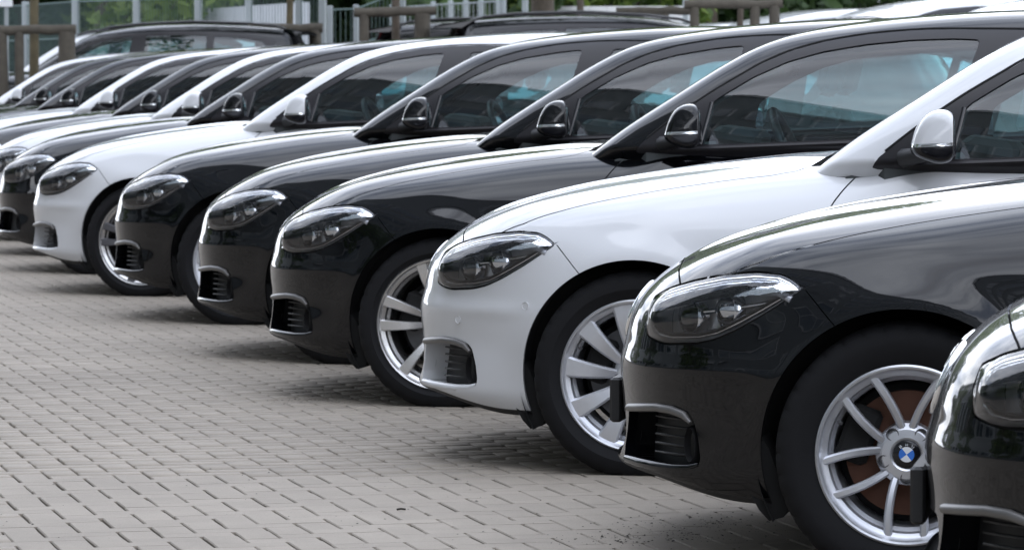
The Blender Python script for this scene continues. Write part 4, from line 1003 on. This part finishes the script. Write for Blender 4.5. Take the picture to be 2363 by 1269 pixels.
# low green understorey that closes the view below the crowns
bl = []
for px in np.concatenate([np.linspace(-900, 1850, 66), np.linspace(2450, 4300, 34)]):
    p = lot_point(px + rng.uniform(-20, 20), rng.uniform(61, 70)); bl.append((p[0], p[1], rng.uniform(.8, 1.6), rng.uniform(.9, 1.5), rng.uniform(.8, 1.2), rng.uniform(1.2, 2.4)))
o = link('undergrowth', leaves_mesh('undergrowth', bl, 90000, .15, M['leaf'], 5)); tag(o, 'dense green undergrowth under the trees behind the fence', 'undergrowth', kind='stuff')
# trees along the office side of the lane
for k, (u, v, kd) in enumerate([(-8.5, 3, 1), (-8.8, 12, 0), (-8.4, 21, 1), (-8.8, 30, 0)]):
    tree(kd, uv(u, v), k, 'leafy tree planted along the lane before the office block', .62, 'trees along the lane')
# ---- fences: posts and mesh panels ----
def mesh_fence(name, pts, tops, label, post_r=.03, bars=(.25, .5, .75, 1.0), wire=M['fence'], step=.06):
    root = bpy.data.objects.new(name, None); COL.objects.link(root); root.location = pts[0]; tag(root, label, 'fence'); o0 = np.array(pts[0])
    for p, t in zip(pts, tops):
        a = np.array(p) - o0; link('post', mesh_pf('post', box(a[0] - post_r, a[0] + post_r, a[1] - post_r, a[1] + post_r, 0, t - LOT_Z + .05, .006), M['post']), root)
    for (p, t), (q_, t2) in zip(list(zip(pts, tops))[:-1], list(zip(pts, tops))[1:]):
        a, b = np.array(p) - o0, np.array(q_) - o0; ln = np.linalg.norm((b - a)[:2]); pf = None; n = max(2, int(ln / step)); P, Fc, m_ = [], [], 0
        for s_ in range(1, n):
            c = a + (b - a) * s_ / n; hh = (t + (t2 - t) * s_ / n) - LOT_Z
            pb, fb = box(c[0] - .004, c[0] + .004, c[1] - .004, c[1] + .004, .06, hh); P.append(pb); Fc += [[i_ + m_ for i_ in f] for f in fb]; m_ += 8
        for f in bars:
            pb, fb = tube([a + [0, 0, f * (t - LOT_Z)], b + [0, 0, f * (t2 - LOT_Z)]], .011, 5); P.append(pb); Fc += [[i_ + m_ for i_ in q2] for q2 in fb]; m_ += len(pb)
        o = link('mesh_panel', mesh_of('mesh_panel', np.concatenate(P), Fc, wire, smooth=False), root); tag(o, kind='stuff')
fp = [(-60, 53), (60, 51.5), (175, 50), (316, 49), (458, 48), (575, 47), (690, 46.2), (745, 45.8)]
mesh_fence('mesh_fence', [lot_point(px, d) for px, d in fp], [z_at(y, d) for (px, d), y in zip(fp, (20, 14, 5, 1, -4, -12, -20, -24))], 'tall light grey wire mesh fence behind the dark estate car', .04)
fp = [(762, 47.5), (822, 47.5), (930, 48)]
mesh_fence('mesh_fence', [lot_point(px, d) for px, d in fp], [z_at(y, d) for (px, d), y in zip(fp, (24, 22, -20))], 'lower green wire mesh fence beside the tall fence corner', .03)
fp = [(905, 54), (1000, 53), (1040, 52.5), (1075, 52), (1110, 51.5), (1150, 51), (1162, 51)]
mesh_fence('railing', [lot_point(px, d) for px, d in fp], [z_at(y, d) for (px, d), y in zip(fp, (20, 13, 10, 9, 7, 4, 4))], 'light grey railing sloping up beside a tree trunk', .03, (.35, .7, 1.0), M['post'], .12)
for px, lb in ((1212, 'lone grey metal post by the thick dark trunk'), (1582, 'lone grey metal post behind the log rails')):
    root = bpy.data.objects.new('fence_post', None); COL.objects.link(root); root.location = lot_point(px, 50); tag(root, lb, 'post')
    link('post', mesh_pf('post', box(-.035, .035, -.035, .035, 0, 2.6, .006), M['post']), root); link('post_cap', mesh_pf('post_cap', box(-.04, .04, -.04, .04, 2.6, 2.62, .004), M['fence']), root)
# ---- panelled wall behind the fence ----
def panel_wall(name, a, b, ta, tb, n, mat, label, cat='wall'):
    root = bpy.data.objects.new(name, None); COL.objects.link(root); root.location = a; tag(root, label, cat); d = np.array(b) - np.array(a)
    for k in range(n):
        p0, p1 = d * (k + .02) / n, d * (k + .98) / n; t0, t1 = ta + (tb - ta) * k / n - LOT_Z, ta + (tb - ta) * (k + 1) / n - LOT_Z; nn = np.array([-d[1], d[0], 0]) / np.linalg.norm(d[:2]) * (.06 + .03 * (k % 2))
        P = [p0, p1, p1 + nn, p0 + nn, p0 + [0, 0, t0], p1 + [0, 0, t1], p1 + nn + [0, 0, t1], p0 + nn + [0, 0, t0]]
        link('wall_panel', mesh_of('wall_panel', P, [[0, 3, 2, 1], [4, 5, 6, 7], [0, 1, 5, 4], [1, 2, 6, 5], [2, 3, 7, 6], [3, 0, 4, 7]], mat, smooth=False), root)
    return root
panel_wall('panel_wall', lot_point(300, 60), lot_point(700, 51), z_at(34, 60), z_at(6, 51), 14, M['panel'], 'light grey metal panel wall behind the tall mesh fence')
panel_wall('white_wall', lot_point(1285, 56), lot_point(1600, 53), z_at(16, 56), z_at(15, 53), 8, M['white_wall'], 'low white wall beyond the log rail')
# ---- tree stakes: posts with a log rail on top ----
def stake_frame(rail, posts, d, label, tilt=0.0, r_rail=.055):
    (xa, ya), (xb, yb) = rail; A, B_ = lot_point(xa, d, z_at(ya, d)), lot_point(xb, d + tilt, z_at(yb, d + tilt)); root = bpy.data.objects.new('tree_stake_frame', None); COL.objects.link(root); root.location = (A[0], A[1], LOT_Z); tag(root, label, 'tree stakes'); o0 = np.array([A[0], A[1], LOT_Z])
    n = 7; path = [A + (B_ - A) * i_ / n - o0 + rng.normal(0, .006, 3) for i_ in range(n + 1)]
    link('rail', auto_smooth(mesh_pf('rail', tube(path, [r_rail * rng.uniform(.92, 1.08) for _ in range(n + 1)], 10), M['log']), 50), root)
    for px, wpx in posts:
        f = (px - xa) / (xb - xa); P = A + (B_ - A) * f - o0; r_ = wpx / 2 * d / FPX
        link('post', auto_smooth(mesh_pf('post', tube([(P[0], P[1], 0), (P[0] + rng.normal(0, .01), P[1], P[2] * .5), (P[0], P[1], P[2] - .02)], [r_ * 1.05, r_, r_ * .97], 10), M['log']), 50), root)
    return root
stake_frame(((-40, 71), (176, 69)), [(4, 26), (45, 22), (155, 40)], 40.5, 'dark wooden stake frame at the far end of the car row', r_rail=.052)
stake_frame(((560, 66), (746, 66)), [(600, 26), (727, 30)], 43.5, 'wooden log rail partly hidden behind the dark estate car')
stake_frame(((816, 30), (1003, 27)), [(840, 24), (975, 38)], 37.0, 'brown wooden stake frame with round log rail round a slim trunk', r_rail=.047)
stake_frame(((1424, 26), (1600, 26)), [(1534, 20)], 39.0, 'pale weathered log rail behind the car roofs', r_rail=.042)
stake_frame(((1582, 13), (1804, 9)), [(1602, 22), (1742, 24), (1786, 26)], 36.0, 'greenish wooden stake frame before the white cars', r_rail=.044)
# ---- slim trunks that stand between the stakes ----
def slim_tree(px, wpx, d, mat, label, h=4.6):
    root = bpy.data.objects.new('tree', None); COL.objects.link(root); root.location = lot_point(px, d); tag(root, label, 'tree'); r_ = wpx / 2 * d / FPX
    path = [(rng.normal(0, .012), rng.normal(0, .012), h * i_ / 8) for i_ in range(9)]; pf = tube(path, [r_ * (1.12 - .06 * i_) for i_ in range(9)], 10)
    bl_ = []
    for k in range(7):
        a = k * 2.3; z0 = h * (.62 + .05 * k); e = (1.1 * math.cos(a), 1.1 * math.sin(a), z0 + .8); pf = join(pf, tube([(0, 0, z0), (e[0] * .5, e[1] * .5, z0 + .25), e], [r_ * .45, r_ * .3, r_ * .12], 6)); bl_.append((*e, .75, .75, .6))
    link('trunk', auto_smooth(mesh_of('trunk', *pf, mat), 60), root); link('crown', leaves_mesh('crown', bl_, 2600, .085, M['leaf_light'], int(px)), root); return root
slim_tree(77, 22, 41.0, M['bark_moss'], 'slim mossy trunk inside the stake frame by the row end')
slim_tree(669, 17, 44.0, M['bark_moss'], 'slim brown trunk with yellow lichen before the panel wall')
slim_tree(912, 19, 37.3, M['bark'], 'slim trunk inside the brown stake frame')
slim_tree(1252, 54, 46.0, M['bark'], 'thick dark trunk before the white wall', 7.0)
slim_tree(1338, 17, 44.0, M['bark'], 'thin trunk left of the pale log rail before the white wall')
slim_tree(1708, 15, 38.0, M['bark'], 'thin trunk inside the greenish stake frame')
p = lot_point(14, 42); s_ = bpy.data.objects.new('sign_board', None); COL.objects.link(s_); s_.location = p; tag(s_, 'small blank white sign board on a post by the tree stakes', 'sign')
link('board', mesh_pf('board', box(-.085, .075, -.012, .012, z_at(17, 42) - LOT_Z, z_at(17, 42) - LOT_Z + .24, .004), M['sign']), s_); link('post', mesh_pf('post', box(-.02, .02, .013, .04, 0, z_at(17, 42) - LOT_Z + .2, .004), M['post']), s_)
# ---- estate cars and hatchbacks of the next row ----
def estate_kit():
    global ROOF_C, XB_PROF, TRIM_TOP, side_glass
    keep = (ROOF_C, XB_PROF, TRIM_TOP, side_glass, LOWER_CACHE.pop('up'))
    ROOF_C = Smooth((.25, .765), (.50, .928), (.568, .985), (.666, 1.051), (.829, 1.154), (.99, 1.255), (1.151, 1.340), (1.312, 1.392), (1.482, 1.425), (1.661, 1.448), (1.9, 1.465), (2.3, 1.475), (2.8, 1.462), (3.2, 1.435), (3.6, 1.395), k=.05)
    XB_PROF = Smooth((.80, 3.64), (.95, 3.62), (1.1, 3.58), (1.25, 3.53), (1.36, 3.47), (1.5, 3.40), k=.04)
    TRIM_TOP = keep[2][:9] + [(1.526, 1.362), (1.837, 1.388), (2.3, 1.392), (2.8, 1.372), (3.1, 1.33), (3.2, 1.28), (3.1, 1.12), (2.9, 1.07)]
    side_glass = lambda two: [rounded(GLASS_TOP + [(1.60, 1.330), (1.652, 1.335), (1.610, 1.154), (1.575, BELT(1.575))], .012, 3), rounded([(1.735, BELT(1.735)), (1.80, 1.345), (2.2, 1.352), (2.45, 1.345), (2.42, BELT(2.42) + .02)], .015, 3), rounded([(2.50, 1.06), (2.53, 1.335), (2.8, 1.325), (3.05, 1.285), (3.10, 1.22), (2.98, 1.10)], .015, 3)]
    up = upper_parts(False); K = [t for t in ()]
    names = ('front_bumper', 'hood', 'rear_body', 'underbody', 'cowl', 'front_fender', 'front_door', 'rear_door', 'tail_lamp', 'door_card', 'cabin_floor', 'dashboard')
    K = [(n_, None, me, b_, l_, r_) for (n_, par, me, b_, l_, r_) in BODY[False] if n_ in names and par is None]
    def add(n_, me, b_=False, par=None): K.append((n_, par, me, b_, (0, 0, 0), (0, 0, 0))); return len(K) - 1
    rf = add('roof', surf('roof', both(up['roof']), M['black']), True)
    if 'skirt' in up: add('cabin_base', surf('cabin_base', both(up['skirt']), M['trim']))
    add('windscreen', surf('windscreen', both(up['windscreen']), M['wind_glass'])); add('rear_window', surf('rear_window', both(up['rear_window']), M['dark_glass'])); add('headliner', surf('headliner', both(up['lining']), M['headliner']))
    for mir in (lambda q_: q_, other):
        for n_ in up:
            if n_.startswith('side_glass'): add('side_window', surf('side_window', mir(up[n_]), M['side_glass']))
        add('window_trim', surf('window_trim', mir(up['window_trim']), M['trim'])); sy_ = -1 if mir is not other else 1
        pts = [(1.25, sy_ * .56, 1.385), (1.38, sy_ * .558, 1.432), (1.7, sy_ * .56, 1.470), (2.3, sy_ * .565, 1.500), (2.9, sy_ * .555, 1.482), (3.2, sy_ * .545, 1.452), (3.3, sy_ * .54, 1.42)]
        add('roof_rail', auto_smooth(mesh_pf('roof_rail', tube(pts, .014, 8), M['gloss_black']), 60), False, rf)
    sp = [(3.28, .50, 1.425), (3.60, .46, 1.385), (3.66, .45, 1.352), (3.40, .50, 1.352)]
    P = [(x, y * s2, z) for s2 in (-1, 1) for x, y, z in sp]; add('roof_spoiler', mesh_of('roof_spoiler', P, [[0, 1, 5, 4], [1, 2, 6, 5], [2, 3, 7, 6], [0, 3, 2, 1], [4, 5, 6, 7]], M['black'], smooth=False), True, rf)
    K.append([t for t in BODY[False] if t[0] == 'antenna_fin'][0])
    for x, y, rz in ((0, -.755, 0), (0, .755, math.pi), (WHEELBASE, -.76, 0), (WHEELBASE, .76, math.pi)):
        K.append(('wheel', None, None, False, (x, y, WHEEL_Z), (0, 0, rz))); wi = len(K) - 1
        for t in WHEEL_SIMPLE: K.append((t[0], wi, t[1], False, (0, 0, 0), (0, 0, 0)))
    ROOF_C, XB_PROF, TRIM_TOP, side_glass, LOWER_CACHE['up'] = keep
    return K
ESTATE = estate_kit()
def place_by_tail(kit, color, px, d, rz, label, group, sc_=1.05, name='parked_car', lx=3.5, skip=()):
    p = lot_point(px, d); off = np.array([math.cos(rz), math.sin(rz), 0]) * lx * sc_
    return place_car(kit, color, p - off, label, group, rz, name=name, scale=(sc_,) * 3, skip=skip)
G2 = 'cars parked on the raised lot'
place_by_tail(ESTATE, 'black', 700, 43.0, math.radians(14), 'black estate car with roof rails and fin antenna before the mesh fence', G2, 1.0)
place_by_tail(ESTATE, 'white', 620, 46.6, math.radians(14), 'white estate car mostly hidden behind the black estate car', G2, 1.0)
place_by_tail(ESTATE, 'black', 1035, 36.5, math.radians(194), 'black estate car with roof spoiler, facing away from the stake frame', G2, 1.0)
place_by_tail(ESTATE, 'black', 868, 40.0, math.radians(196), 'black estate car seen through the brown stake frame', G2, 1.0)
for px, d, sc_, lb in ((1470, 43.0, 1.02, 'white estate car beyond the pale log rail'), (1690, 39.5, 1.08, 'white estate car beyond the greenish stake frame'), (1955, 36.5, 1.12, 'white estate car between two other white estate cars by the stakes'), (2250, 35.0, 1.12, 'white estate car at the end of the white cars')):
    place_by_tail(ESTATE, 'white', px, d, math.radians(30), lb, G2, sc_, lx=.95, skip=('roof_rail',))
# ---- far grey building ----
root = bpy.data.objects.new('far_building', None); COL.objects.link(root); root.location = lot_point(1900, 95); root.rotation_euler = (0, 0, .1); tag(root, 'pale grey building with dark windows far behind the white cars', 'building')
link('wall', mesh_pf('wall', box(-2.5, 9, 0, 8, -.4, 7), M['panel']), root)
for fx in range(6):
    for fz in range(2):
        w = link('window', mesh_pf('window', box(-1.9 + fx * 1.75, -.7 + fx * 1.75, -.05, .02, 1.9 + fz * 2.4, 3.2 + fz * 2.4), M['frame']), root); link('pane', mesh_pf('pane', box(-1.82 + fx * 1.75, -.78 + fx * 1.75, -.07, -.04, 1.98 + fz * 2.4, 3.12 + fz * 2.4), M['pane']), w)
